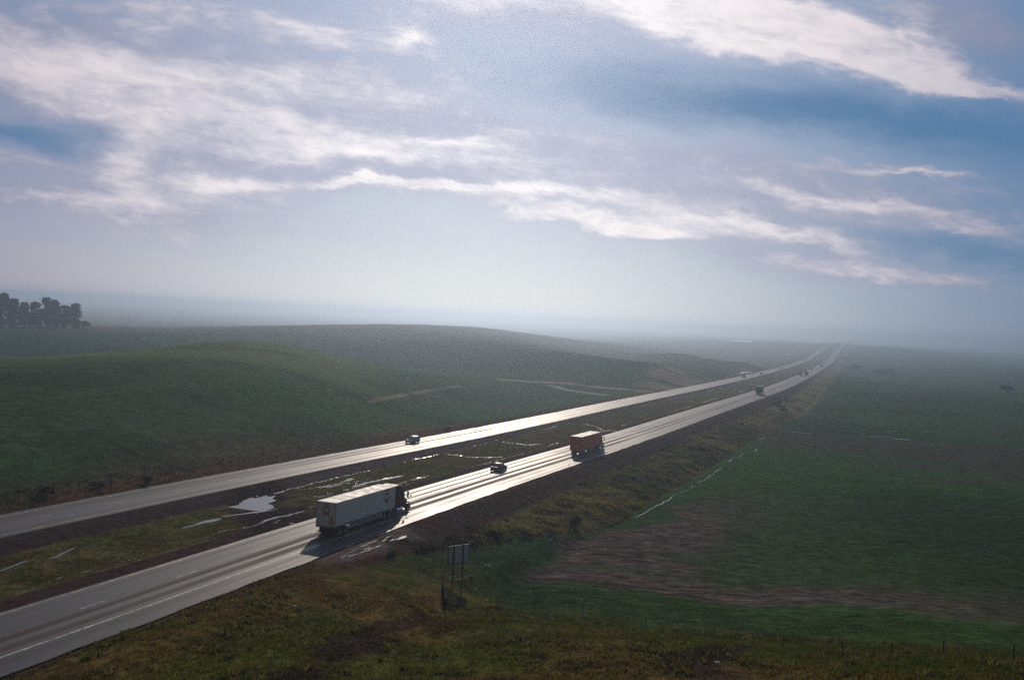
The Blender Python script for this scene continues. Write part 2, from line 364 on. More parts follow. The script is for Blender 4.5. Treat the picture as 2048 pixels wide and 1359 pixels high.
M = dict(
    ground=m_ground(), median=m_median(),
    road_e=m_road('wet_asphalt_east', [(-4.35, 1.0, 1.), (-6.15, 1.0, 1.), (-8.35, .7, .35), (-10.2, .7, .35)], 1.7),
    road_w=m_road('wet_asphalt_west', [(-38.95, .75, .6), (-40.75, .75, .6), (-35.2, .6, .3), (-36.9, .6, .3)], 5.3),
    white_line=m_paint_line('worn_white_paint', (.62, .60, .56)), yellow_line=m_paint_line('worn_yellow_paint', (.75, .42, .12)),
    water=m_water(), blade=m_grass_blade(), glass=m_glass(),
    white=simple('white_trailer_paint', (.70, .66, .59), .5, spec=.25, var=.06, scale=1.2), roof=simple('trailer_roof_skin', (.80, .73, .62), .6, var=.05, scale=.8),
    alu=simple('dull_aluminium', (.42, .43, .44), .38, .9), dark_metal=simple('dark_steel', (.03, .03, .032), .55, .4), chrome=simple('bright_chrome', (.75, .75, .76), .12, 1., .03),
    rubber=simple('tyre_rubber', (.014, .014, .015), .85, spec=.2), rim=simple('wheel_metal', (.36, .36, .37), .35, .85),
    maroon=simple('maroon_truck_paint', (.105, .009, .014), .45, var=.05, spec=.12), red=simple('red_decal', (.42, .025, .03), .45, var=.03),
    orange=simple('orange_truck_paint', (.85, .14, .03), .6, spec=.15, var=.10, scale=1.5), orange_cab=simple('orange_cab_paint', (.30, .045, .025), .3, coat=.4), amber=simple('amber_placard', (.50, .16, .02), .5),
    grey=simple('grey_skirt_panel', (.22, .22, .22), .5), tail=simple('red_lamp_lens', (.30, .012, .012), .2, coat=.5), lamp=simple('headlamp_glass', (.85, .85, .82), .08, .2, .02),
    black=simple('black_truck_paint', (.02, .021, .024), .35, var=.1), blackcar=simple('black_car_paint', (.16, .010, .016), .45, var=.02, spec=.15), silver=simple('silver_car_paint', (.24, .24, .24), .4, .1, .05, spec=.3),
    darkblue=simple('dark_blue_paint', (.03, .04, .06), .3), wood=simple('weathered_timber', (.10, .075, .055), .9, var=.25, scale=4.), darkwood=simple('dark_weathered_wood', (.028, .024, .022), .92, var=.25, scale=4.),
    signback=simple('bare_sign_back', (.38, .45, .52), .6, .0, .10, scale=1.5), steel_post=simple('rusty_sign_post', (.075, .04, .03), .8, .2, .2),
    wire=simple('fence_wire', (.06, .055, .05), .9, .0, spec=.1), post=simple('steel_fence_post', (.05, .045, .04), .8, .2, .2), reflector=simple('white_marker_post', (.55, .54, .5), .5), cone=simple('red_marker_plastic', (.42, .05, .03), .6),
    litter=simple('white_litter', (.72, .72, .70), .6), bark=simple('tree_bark', (.10, .08, .065), .95, var=.3, scale=2.),
    leaf=m_leaf('dark_evergreen_leaf', (.010, .016, .012), (.028, .038, .022)), bush=m_leaf('bush_leaf', (.012, .024, .014), (.03, .048, .024)), drybush=m_leaf('dry_shrub_leaf', (.05, .032, .022), (.085, .05, .03)),
    pale_wall=simple('pale_building_wall', (.74, .72, .68), .7), pale_roof=simple('pale_metal_roof', (.8, .79, .77), .4),
)

# ------------------------------------------------------------------ colours of the land
GREEN_L = np.array([.031, .060, .024]); GREEN_L2 = np.array([.042, .056, .030]); GREEN_R = np.array([.019, .038, .014]); GREEN_V = np.array([.026, .053, .016])
OLIVE = np.array([.042, .047, .011]); BROWN = np.array([.078, .056, .021]); DRY = np.array([.095, .055, .032]); SOIL = np.array([.062, .047, .043]); GRAVEL = np.array([.050, .033, .030]); MUD = np.array([.040, .028, .024]); RUST = np.array([.095, .046, .034])
PLOW = np.array([(-.6, 116), (.3, 119.5), (6.6, 131.5), (24, 155), (37, 176), (54, 191), (80, 186), (120, 190), (170, 185), (180, 130), (90, 106.5), (58.8, 106.5), (47.7, 106.5), (37.3, 108.3), (29, 109.6), (20.7, 111.4), (11.8, 112), (6, 114)])
PATCH = np.array([(26, 131), (38.5, 149), (54, 148), (77, 147), (130, 150), (130, 128), (62, 124), (39, 121.5), (28, 124.5)])

def poly_dist(P, x, y):
    """signed distance to a polygon, negative inside"""
    n = len(P); best = np.full(x.shape, 1e9); ins = np.zeros(x.shape, bool)
    for i in range(n):
        (ax, ay), (bx, by) = P[i], P[(i + 1) % n]; ex, ey = bx - ax, by - ay; wx, wy = x - ax, y - ay
        t = np.clip((wx * ex + wy * ey) / (ex * ex + ey * ey), 0, 1); best = np.minimum(best, np.hypot(wx - t * ex, wy - t * ey))
        c = (ay > y) != (by > y)
        with np.errstate(divide='ignore', invalid='ignore'): ins ^= c & (x < (bx - ax) * (y - ay) / (by - ay + 1e-12) + ax)
    return np.where(ins, -best, best)
def seg_dist(ax, ay, bx, by, x, y):
    ex, ey = bx - ax, by - ay; t = np.clip(((x - ax) * ex + (y - ay) * ey) / (ex * ex + ey * ey), 0, 1); return np.hypot(x - ax - t * ex, y - ay - t * ey)
def line_dist(P, x, y):
    d = np.full(x.shape, 1e9)
    for a, b in zip(P[:-1], P[1:]): d = np.minimum(d, seg_dist(*a, *b, x, y))
    return d
def lerp(c, k, t): return c * (1 - k[:, None]) + np.asarray(t) * k[:, None]

def land_colour(x, y):
    s, d, zr = road_coords(x, y); r = np.hypot(x, y); a = np.arctan2(x, y)
    n1 = fbm(x / 55, y / 55, 4); n2 = fbm(x / 14 + 9, y / 14, 4); n3 = fbm(x / 5 + 3, y / 5 + 8, 4); n4 = fbm(x / 260 + 2, y / 260, 3)
    soil = np.zeros(len(x))
    # west: pasture hills
    cw = lerp(np.tile(GREEN_L, (len(x), 1)), smooth(.4, .62, n1), GREEN_L2)
    cw = lerp(cw, smooth(.45, .7, n4) * .5, np.array([.018, .045, .022]))
    e = -d - W_ALL
    cw = lerp(cw, (1 - smooth(2, 7 + 16 * n2, e)) * .85, RUST * .6 + DRY * .25)
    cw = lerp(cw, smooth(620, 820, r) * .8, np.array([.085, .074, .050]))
    P = [((-4.9, 461), (22.5, 450), (39.4, 438.7), (62.1, 419.7)), ((18.7, 442), (42.5, 401)), ((-38.4, 262), (-30, 337), (-20.7, 395))]
    for q, wd, k in zip(P, (1.8, 1.5, 1.0), (.9, .9, .4)): cw = lerp(cw, (1 - smooth(wd * .5, wd * 1.6, line_dist(q, x, y))) * k * smooth(.2, .4, n3), np.array([.30, .25, .19]))
    A = smooth(230, 330, r) * (1 - smooth(455, 500, r + (n2 - .5) * 30)) * smooth(-.62, -.42, a) * (1 - smooth(-.19, -.1, a)); cw = lerp(cw, A * .85, np.array([.080, .098, .036]))  # sunlit look of the near hill's crest, painted into its grass colour
    B = smooth(470, 520, r + (n2 - .5) * 30) * (1 - smooth(620, 720, r + (n2 - .5) * 40)) * (a > -.5); cw = lerp(cw, B * .75, np.array([.015, .034, .020]))  # shade of the slope behind the crest, painted in as darker green
    cw = lerp(cw, (1 - smooth(.30, .42, fbm(x / 22 + 60, y / 22, 4))) * .4, np.array([.014, .026, .016]))
    cut = (1 - smooth(6, 22, seg_dist(75, 451, 108, 590, x, y))); cw = lerp(cw, cut * .9 * smooth(.3, .5, n2), np.array([.15, .115, .085]))
    # east: sown flats
    ce = lerp(np.tile(GREEN_R, (len(x), 1)), smooth(.4, .65, n1), GREEN_V)
    ce = lerp(ce, smooth(.5, .72, fbm(x / 120 + 40, y / 40, 4)) * .55, np.array([.024, .034, .018]))
    pd = poly_dist(PLOW, x, y) + (n2 - .5) * 9 + (n3 - .5) * 5; pa = poly_dist(PATCH, x, y) + (n2 - .5) * 22 + (n3 - .5) * 5
    k = (1 - smooth(-1.2, 1.2, pd)) * np.interp(x, [20, 40, 62, 170], [1, .9, .75, .4]) * (1 - .65 * smooth(125, 160, y) * smooth(28, 50, x)); k = k * (1 - (1 - smooth(-6, 7, pa)) * .85)
    k = k * (1 - smooth(.5, .75, fbm(x / 30 + 70, y / 5, 3)) * .35)
    ce = lerp(ce, k, SOIL); soil = np.maximum(soil, k * (d > 0))
    stub = smooth(.52, .7, fbm(x / 70 + 11, y / 22 + 4, 4)) * smooth(180, 215, y) * (1 - smooth(300, 420, y)); ce = lerp(ce, stub * .6, np.array([.045, .036, .032]))
    ce = lerp(ce, (1 - smooth(.3, 1.3, np.abs(fbm(x / 90, y / 90 + 7, 2) - .5) * 60)) * .35 * smooth(200, 350, y), np.array([.012, .022, .014]))
    ce = lerp(ce, smooth(1150, 1250, np.hypot(x, y)) * (1 - smooth(1500, 1900, r)) * smooth(.44, .5, a) * .8, np.array([.012, .022, .018]))
    soil = np.maximum(soil, .55 * (d > 18))
    # hill the picture is taken from: mixed green and straw
    fgk = 1 - smooth(84, 104, r + (n2 - .5) * 16 + np.where(x < 0, -14, 0))
    cf = lerp(np.tile(OLIVE, (len(x), 1)), smooth(.38, .62, n2), BROWN); cf = lerp(cf, smooth(.5, .72, n3) * .7, np.array([.030, .048, .008])); cf = lerp(cf, (1 - smooth(.28, .42, n3)) * .7, np.array([.03, .022, .014]))
    cf = lerp(cf, smooth(5, -25, x) * .35, BROWN)
    ce = lerp(ce, smooth(35, 75, x) * (1 - smooth(150, 230, y)) * .5, np.array([.010, .020, .006]))  # lens corner fall-off painted into the land colour, darker towards the right
    for q in (((0.5, 117.3), (12, 113.9), (24, 112.4)), ((1.5, 119.3), (13, 115.7), (25, 114.4))): ce = lerp(ce, (1 - smooth(.15, .7, line_dist(q, x, y) + (n3 - .5) * .5)) * .7, np.array([.022, .016, .013]))
    ce = lerp(ce, fgk, cf); soil = soil * (1 - fgk)
    g1 = line_dist([(-14.5, 54), (-12.5, 60), (-11.2, 69.4), (-6.9, 88.5)], x, y) + (n3 - .5) * 4
    g2 = line_dist([(12.5, 63), (14.5, 67.5), (19.1, 71.3)], x, y) + (n3 - .5) * 4
    gk = np.maximum((1 - smooth(.6, 2., g1)) * .9, (1 - smooth(.8, 2.2, g2)) * .9); ce = lerp(ce, gk, MUD * .8)
    # embankment
    e = np.maximum(d, 0)
    edge = smooth(95, 112, s)
    grav = (1 - smooth(4.2, 6.2, e + (n3 - .5) * 3.0)) * edge
    lim = np.interp(s, [120, 131, 160, 170], [4.5, 7., 15.5, 17.5]); bench = smooth(4, 6, e) * (1 - smooth(lim - 1, lim + 1, e + (n3 - .5) * 2)) * smooth(118, 128, s)
    cb = lerp(np.tile(np.array([.120, .100, .040]), (len(x), 1)), smooth(.4, .6, n2), np.array([.055, .066, .022])); cb = lerp(cb, (1 - smooth(.28, .42, n3)) * .55, np.array([.034, .030, .020]))
    cb = lerp(cb, smooth(.5, .7, fbm(x / 8 + 30, y / 8, 3)) * .5, np.array([.105, .084, .045]))
    ce = lerp(ce, bench, cb); ce = lerp(ce, grav, lerp(np.tile(GRAVEL * .8, (len(x), 1)), smooth(.45, .6, n3), RUST * .5))
    turn = (1 - smooth(2.2, 4.2, e + (n3 - .5) * 3)) * smooth(105, 111, s) * (1 - smooth(126, 131, s)); ce = lerp(ce, turn, np.array([.085, .065, .06]))
    trk = (1 - smooth(.9, 2.0, line_dist([(-13, 113.5), (-7.7, 118), (-2.9, 123.4)], x, y))); ce = lerp(ce, trk * .85, MUD * .6)
    ce = lerp(ce, (1 - smooth(.2, 1.2, e + (n3 - .5))) * (1 - edge) * .8, MUD)
    c = np.where((d > -W_ALL / 2)[:, None], ce, cw) * 1.6
    return c, soil

# ground: one sheet, finest where the ground is close
def build_ground():
    rr = np.concatenate([[0.4], np.geomspace(2.5, 45, 40)[:-1], np.geomspace(45, 420, 430)[:-1], np.geomspace(420, 1600, 230)[:-1], np.geomspace(1600, 8600, 70)])
    aa = np.concatenate([np.linspace(-180, -40, 71)[:-1], np.linspace(-40, 40, 561)[:-1], np.linspace(40, 180, 71)[:-1]]) * math.pi / 180
    R, A = np.meshgrid(rr, aa, indexing='ij'); x = (R * np.sin(A)).ravel(); y = (R * np.cos(A)).ravel()
    z = np.empty(len(x)); C = np.empty((len(x), 3)); K = np.empty(len(x))
    for i in range(0, len(x), 60000):
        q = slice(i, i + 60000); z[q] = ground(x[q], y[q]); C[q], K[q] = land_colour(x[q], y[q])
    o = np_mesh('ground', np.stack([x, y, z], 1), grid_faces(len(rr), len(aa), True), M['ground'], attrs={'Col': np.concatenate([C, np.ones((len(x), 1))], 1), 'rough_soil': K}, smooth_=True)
    return tag(o, kind='structure')
build_ground()

# roads
def s_stations(s0, s1, near=.8):
    out = [s0]
    while out[-1] < s1:
        s = out[-1]; out.append(s + (near * 1.5 if s < 350 else 3. if s < 800 else 7.))
    return np.array(out)
S_A, S_B = -150., 3150.
edge_wav = lambda S: (vnoise(S / 3.1, S * 0 + 3.3) - .5) * .35 + (vnoise(S / .9, S * 0 + 9.3) - .5) * .12
def road_sheet(name, d0, d1, mat, wav_side):
    nd = 9; s = s_stations(S_A, S_B); d = np.linspace(d0, d1, nd); D, S = np.meshgrid(d, s)
    k = 0 if wav_side < 0 else nd - 1
    D[:, k] += edge_wav(S[:, k])
    x, y, z = road_point(S.ravel(), D.ravel()); z = z + .048 * np.cos(np.clip((D.ravel() - (d0 + d1) / 2) / (d1 - d0), -.5, .5) * math.pi)
    V = np.stack([x, y, z], 1); uv = np.stack([D.ravel(), S.ravel()], 1); F = grid_faces(len(s), nd); n = len(s)
    for col in (0, nd - 1):
        b = len(V); top = np.arange(n) * nd + col; low = V[top].copy(); low[:, 2] -= .6
        V = np.concatenate([V, V[top], low]); uv = np.concatenate([uv, uv[top], uv[top]]); i = np.arange(n - 1); q = np.stack([b + i, b + i + 1, b + n + i + 1, b + n + i], 1); F = np.concatenate([F, q if col == 0 else q[:, ::-1]])
    return tag(np_mesh(name, V, F, mat, uv=uv), kind='structure')
road_sheet('road', -W_EAST, 0., M['road_e'], 1)
road_sheet('road', -W_ALL, -W_EAST - W_MEDIAN, M['road_w'], -1)
def crown(d, d0, d1):
    q = np.linspace(d0, d1, 9); return float(np.interp(d, q, .048 * np.cos((q - (d0 + d1) / 2) / (d1 - d0) * math.pi)))
def line_strip(parts, mat, s0=S_A, s1=1500., lift=.014, dash=None, rng=(-W_EAST, 0.)):
    Vs = []; Fs = []; n = 0
    for c, w in parts:
        s = s_stations(s0, s1)
        if dash:
            segs = [np.linspace(a, a + dash[0], 5) for a in np.arange(s0, s1, dash[1])]
        else: segs = [s]
        for q in segs:
            D, S = np.meshgrid(np.array([c - w / 2, c + w / 2]), q); x, y, z = road_point(S.ravel(), D.ravel()); z = z + lift + crown(c, *rng) + np.clip(q, 0, 2000).repeat(2) * 2e-5
            Vs.append(np.stack([x, y, z], 1)); Fs.append(grid_faces(len(q), 2) + n); n += len(x)
    return tag(np_mesh('road_marking', np.concatenate(Vs), np.concatenate(Fs), mat), kind='structure')
line_strip([(-3.0, .2)], M['white_line']); line_strip([(-11.2, .26)], M['yellow_line']); line_strip([(-7.0, .15)], M['white_line'], dash=(3.05, 12.2), s1=700)
WR = (-W_ALL, -W_EAST - W_MEDIAN)
line_strip([(-41.75, .18)], M['white_line'], rng=WR); line_strip([(-33.95, .18)], M['yellow_line'], rng=WR); line_strip([(-37.85, .15)], M['white_line'], dash=(3.05, 12.2), s1=700, rng=WR)

# median strip with its dark shoulders, wet edges and puddles
PUDDLES = [  # (s, d, half length along s, half width along d, turn, seed)
    (130.8, -24.6, 6.6, 2.7, -.25, 1), (119.6, -22.6, 1.7, .6, .15, 2), (116.2, -22.5, 1.6, .26, .1, 3), (125.2, -22.2, 4.6, .32, .42, 4), (97.2, -24.2, 2.6, .20, -.30, 5), (91.3, -24.3, 2.4, .22, -.22, 6),
    (156.6, -21.8, 4.5, .30, .05, 7), (165.5, -21.2, 3.0, .28, .1, 8)]
STREAKS = [((226.3, -27.), (225.6, -21.3), (229.6, -18.6)), ((282, -26.5), (278, -21), (268, -15.5)), ((268, -16.5), (267.8, -12.5)), ((199, -27.4), (198, -21), (203, -17.5)), ((149, -20.6), (158.4, -22.1), (168, -21.2)), ((146, -26.5), (152, -24.5), (160, -26.0)), ((160, -17), (172, -17.8))]
def med_z(S, D):
    k = np.minimum(-D - W_EAST, D + W_EAST + W_MEDIAN)      # distance in from either pavement
    _, _, z = road_point(S, D)
    rough = (fbm(S / 2.3, D / 2.3, 3) - .5) * .30 * smooth(3.2, 4.5, k)
    flat = np.zeros(S.shape)
    for s, d, a, b, t, _ in PUDDLES:
        u = ((S - s) * math.cos(t) + (D - d) * math.sin(t)) / (a + .8); v = (-(S - s) * math.sin(t) + (D - d) * math.cos(t)) / (b + .6); flat = np.maximum(flat, 1 - smooth(.9, 1.5, np.hypot(u, v)))
    return z - .02 - .45 * smooth(2.0, 5.5, k) + rough * (1 - flat) - .10 * flat
def build_median():
    s = s_stations(-60, 3100, .5); d = np.linspace(-W_EAST - W_MEDIAN, -W_EAST, 66); D, S = np.meshgrid(d, s); S = S.ravel(); D = D.ravel()
    x, y, z = road_point(S, D); z = med_z(S, D)
    n2 = fbm(x / 9, y / 9, 4); n3 = fbm(x / 2.2, y / 2.2, 3); j = (fbm(S / 5., S * 0 + 2, 4) - .5); j2 = (fbm(S / 5., S * 0 + 8, 4) - .5)
    c = lerp(np.tile(np.array([.090, .092, .030]), (len(x), 1)), smooth(.38, .62, n2), np.array([.125, .098, .045])); c = lerp(c, (1 - smooth(.3, .42, n3)) * .6, np.array([.03, .024, .014]))
    ke = -D - W_EAST; kw = D + W_EAST + W_MEDIAN
    wide_w = np.interp(S, [60, 130, 175, 300], [5.0, 5.4, 4.4, 3.2]); wide_e = np.interp(S, [60, 300], [3.3, 2.6])
    c = lerp(c, 1 - smooth(wide_e - .3, wide_e + .3, ke + j * .8), np.array([.060, .036, .033])); c = lerp(c, 1 - smooth(wide_w - .3, wide_w + .3, kw + j2 * .8), np.array([.055, .036, .034]))
    c = lerp(c, smooth(1.7, 2.4, kw) * (1 - smooth(wide_w - .5, wide_w, kw)) * smooth(110, 160, S) * .6, np.array([.10, .08, .085]))
    cross = 1 - smooth(3.5, 7.5, np.abs((S - 131) - (D + 22) * -1.15 * 1.0) * .75 + (n3 - .5) * 7)
    c = lerp(c, cross * (1 - smooth(.55, .7, n2) * .6), GRAVEL * .7)
    wet = np.maximum((1 - smooth(.08, .42, np.abs(ke - wide_e - .25 + j * .8))), (1 - smooth(.08, .42, np.abs(kw - wide_w - .25 + j2 * .8)))) * (.30 + .66 * (fbm(S / 16, D / 30 + 5, 3) - .35))
    wet = np.maximum(wet, (1 - smooth(.1, .5, np.abs(ke - wide_e - 1.9 + j * 3.))) * smooth(.52, .62, fbm(S / 12 + 50, S * 0, 2)) * .7)
    for q in STREAKS: wet = np.maximum(wet, (1 - smooth(.15, .6, line_dist(q, S, D) + (n3 - .5) * .5)) * .8)
    marsh = smooth(136, 142, S) * (1 - smooth(158, 168, S)) * smooth(5.5, 8, kw) * (1 - smooth(12, 15, kw)); wet = np.maximum(wet, marsh * smooth(.6, .74, fbm(S / 1.6, D / .55, 4)) * .7)
    wet = np.maximum(wet, cross * smooth(.62, .74, n3) * .5)
    o = np_mesh('median_strip', np.stack([x, y, z], 1), grid_faces(len(s), len(d)), M['median'], attrs={'Col': np.concatenate([c, np.ones((len(x), 1))], 1), 'wet': wet}, smooth_=True)
    tag(o, kind='structure')
build_median()

def puddle(cx, cy, z, a, b, ang, seed, n=72, ragged=.55):
    """flat water with a ragged shore; a along ang, b across"""
    t = np.linspace(0, 2 * math.pi, n, endpoint=False); r = 1 + (fbm(np.cos(t) * 2.2 + seed * 7, np.sin(t) * 2.2 + seed, 5) - .5) * 2 * ragged + (vnoise(np.cos(t) * 9 + seed, np.sin(t) * 9) - .5) * .25
    u = np.cos(t) * r * a; v = np.sin(t) * r * b
    x = cx + u * math.cos(ang) - v * math.sin(ang); y = cy + u * math.sin(ang) + v * math.cos(ang)
    V = np.concatenate([[[cx, cy, z]], np.stack([x, y, np.full(n, z)], 1)]); i = np.arange(n)
    F = np.stack([np.zeros(n, int), 1 + i, 1 + (i + 1) % n], 1)
    return tag(np_mesh('puddle', V, F, M['water']), kind='structure')
for s, d, a, b, t, sd in PUDDLES:
    x, y, _ = road_point(s, d); z = float(med_z(np.array([s]), np.array([d]))[0]) + .05; puddle(float(x), float(y), z, a, b, math.pi / 2 - road_heading(s) - t, sd)
# ditch water and pools on the flats
def water_line(pts, w, lift=.05, seed=0):
    P = np.array(pts, float); L = np.concatenate([[0], np.cumsum(np.hypot(*np.diff(P, axis=0).T))]); q = np.arange(0, L[-1], .5)
    x = np.interp(q, L, P[:, 0]) + (fbm(q / 4, q * 0 + seed, 3) - .5) * 1.1; y = np.interp(q, L, P[:, 1]); ww = np.clip(w * (.1 + 1.9 * (fbm(q / 5 + 3 * seed, q * 0, 3) - .28)), .03, None)
    gap = smooth(-.06, .04, fbm(q / 7 + 9 * seed, q * 0 + 4, 3) - .36)
    nx, ny = np.gradient(y), -np.gradient(x); l = np.hypot(nx, ny); nx /= l; ny /= l
    z = np.convolve(np.pad(ground(x, y), 8, mode='edge'), np.ones(17) / 17, 'valid') + lift - .4 * (1 - gap)
    V = np.stack([np.stack([x - nx * ww, y - ny * ww, z], 1), np.stack([x + nx * ww, y + ny * ww, z], 1)], 1).reshape(-1, 3)
    return tag(np_mesh('ditch_water', V, grid_faces(len(q), 2), M['water']), kind='structure')
DITCH = [(22, 158), (29.4, 173), (40.7, 197.9), (57.6, 238.8), (63, 249)]
water_line(DITCH, .13, .12, 1); water_line([(66.2, 253), (68, 259), (71.5, 262)], .18, .10, 2); water_line([(74.5, 272), (73.4, 278), (77.2, 284)], .18, .10, 3)
for k, (x, y, a, b) in enumerate([(119.5, 306.2, 3.0, .7), (126.5, 303.2, 3.4, .9), (130.8, 324.4, 1.8, .5), (144.4, 328.2, 3, .3), (93.8, 304, 3.4, .28), (173, 712, 22, 5.5)]):
    puddle(x, y, float(ground(np.array([x]), np.array([y]))[0]) + .16, a, b, -.15 if k != 5 else 1.1, 20 + k)
rp = np.random.RandomState(3)
for k in range(14):
    s_, d_ = rp.uniform(110.5, 124.), rp.uniform(.9, 2.6); x, y, _ = road_point(s_, d_); puddle(float(x), float(y), float(ground(x[None], y[None])[0]) + .035, rp.uniform(.5, 1.7), rp.uniform(.12, .3), math.pi / 2 - road_heading(s_) + rp.uniform(-.25, .15), 40 + k, 56, .95)

# ------------------------------------------------------------------ grass, standing up
def tufts(name, x, y, z, h, col, seed, blades=5, spread=.22):
    """many small tufts as one mesh of bent blades; h height per tuft, col (n,3)"""
    r = np.random.RandomState(seed); n = len(x); B = blades
    a = r.rand(n, B) * 2 * math.pi; lean = (.25 + .75 * r.rand(n, B)) * h[:, None] * .8; hh = h[:, None] * (.55 + .6 * r.rand(n, B)); w = (.016 + .028 * r.rand(n, B)) * (h[:, None] / .3) ** .7 * 1.5
    bx = x[:, None] + (r.rand(n, B) - .5) * 2 * spread; by = y[:, None] + (r.rand(n, B) - .5) * 2 * spread; bz = np.repeat(z[:, None], B, 1) - .04
    f = r.rand(n, B) * 2 * math.pi; fx, fy = np.cos(f) * w, np.sin(f) * w
    p0 = np.stack([bx - fx, by - fy, bz], -1); p1 = np.stack([bx + fx, by + fy, bz], -1)
    mx, my, mz = bx + np.cos(a) * lean * .35, by + np.sin(a) * lean * .35, bz + hh * .6
    p2 = np.stack([mx + fx * .7, my + fy * .7, mz], -1); p3 = np.stack([mx - fx * .7, my - fy * .7, mz], -1); p4 = np.stack([bx + np.cos(a) * lean, by + np.sin(a) * lean, bz + hh], -1)
    V = np.stack([p0, p1, p2, p3, p4], 2).reshape(-1, 3); b = np.arange(n * B)[:, None] * 5
    F = np.concatenate([b + [0, 1, 2], b + [0, 2, 3], b + [3, 2, 4]])
    cc = col[:, None, :] * (.7 + .6 * r.rand(n, B))[..., None]; cc = np.clip(np.repeat(cc.reshape(-1, 3), 5, 0), 0, 1)
    o = np_mesh(name, V, F, M['blade'], attrs={'Col': np.concatenate([cc, np.ones((len(cc), 1))], 1)}); return o

def scatter(n, f, seed):
    """n candidate points from f(random), in world x, y"""
    r = np.random.RandomState(seed); return f(r, n)
def grow():
    # the near hill
    r = np.random.RandomState(5); n = 60000
    rad = np.sqrt(r.uniform(50**2, 112**2, n)); a = r.uniform(-.66, .62, n); x = rad * np.sin(a); y = rad * np.cos(a)
    s, d, _ = road_coords(x, y); n2 = fbm(x / 4, y / 4, 3); n1 = fbm(x / 14 + 9, y / 14, 4)
    k = (d > .25) & ((d > 3.5) | (s < 106) | (s > 130)) & (r.rand(n) < .35 + .9 * n2) & (poly_dist(PLOW, x, y) > .4) & (line_dist([(-6.75, 114.5), (-6.3, 104.), (-5.45, 95.), (-5.2, 93.), (-4.1, 94.5)], x, y) > 1.1) & (np.hypot(x + 4.8, (y - 104.5) * .6) > 2.2)
    x, y, d, s, n1, n2 = x[k], y[k], d[k], s[k], n1[k], n2[k]; c, _ = land_colour(x, y); h = .10 + .34 * n2 ** 2 + r.rand(len(x)) * .10
    h = np.where(np.hypot(x, y) > 96, h * .55, h); h = np.where((d < 1.6) & (s < 106), h * 1.7, h)
    tag(tufts('grass', x, y, ground(x, y), h, c * 1.35, 3, 6), 'short olive and straw coloured grass over the near hillside', 'grass', kind='stuff')
    # lumpy embankment below the outer carriageway
    n = 42000; s = r.uniform(112, 420, n); s = 112 + (s - 112) * r.rand(n) ** .35; d = r.uniform(4.2, 17.5, n); x, y, _ = road_point(s, d)
    n2 = fbm(x / 3.2, y / 3.2, 3); k = (r.rand(n) < .15 + 1.3 * (n2 - .2)) & (d + (n2 - .5) * 4 > 5.2) & (d < np.interp(s, [120, 131, 160, 170], [4.5, 7., 15.5, 17.5])); x, y, n2 = x[k], y[k], n2[k]; c, _ = land_colour(x, y)
    tag(tufts('grass', x, y, ground(x, y), .22 + .75 * n2 ** 2 + .15 * r.rand(len(x)), c * 1.25, 4, 6, .35), 'coarse tussock grass on the embankment below the outer lane', 'grass', kind='stuff')
    # median
    n = 34000; s = 60 + 330 * r.rand(n) ** 1.4; d = r.uniform(-27.6, -15.2, n); x, y, _ = road_point(s, d); n2 = fbm(x / 5, y / 5, 3)
    k = (r.rand(n) < .2 + n2) & (np.abs((s - 131) + (d + 22) * 1.15) > 7)
    for q in PUDDLES:
        u = ((s - q[0]) * math.cos(q[4]) + (d - q[1]) * math.sin(q[4])) / (q[2] * 1.25); v = (-(s - q[0]) * math.sin(q[4]) + (d - q[1]) * math.cos(q[4])) / (q[3] * 1.4); k &= (u * u + v * v) > 1
    s, d, x, y, n2 = s[k], d[k], x[k], y[k], n2[k]
    c = lerp(np.tile(np.array([.085, .088, .026]), (len(x), 1)), smooth(.4, .65, n2), np.array([.12, .092, .040]))
    tag(tufts('grass', x, y, med_z(s, d), .10 + .22 * n2, c * 1.2, 6, 5), 'short wet grass between the two carriageways', 'grass', kind='stuff')
    # ragged verge of the far carriageway
    n = 9000; s = 60 + 320 * r.rand(n) ** 1.3; d = -W_ALL - .3 - 7 * r.rand(n) ** 1.6; x, y, _ = road_point(s, d); c, _ = land_colour(x, y)
    tag(tufts('grass', x, y, ground(x, y), .15 + .4 * r.rand(n) ** 2, c * 1.1, 7, 5, .3), 'rust brown weeds along the far road verge', 'grass', kind='stuff')
    # taller straw weeds standing in clumps on the near hill
    n = 16000; rad = np.sqrt(r.uniform(50**2, 95**2, n)); a = r.uniform(-.62, .60, n); x = rad * np.sin(a); y = rad * np.cos(a); s, d, _ = road_coords(x, y); n2 = fbm(x / 2.6 + 13, y / 2.6, 3)
    k = (d > .4) & (n2 > .63) & ((d > 3.5) | (s < 106)) & (line_dist([(-6.75, 114.5), (-5.45, 95.), (-4.1, 94.5)], x, y) > 1.5); x, y, n2 = x[k], y[k], n2[k]; t = r.rand(len(x)); c = lerp(np.tile(np.array([.13, .095, .045]), (len(x), 1)), t, np.array([.05, .06, .016]))
    tag(tufts('weeds', x, y, ground(x, y), .22 + .34 * r.rand(len(x)) * (n2 / .6), c * 1.5, 9, 6, .22), 'clumps of taller straw weeds on the near hillside', 'weeds', kind='stuff')
grow()

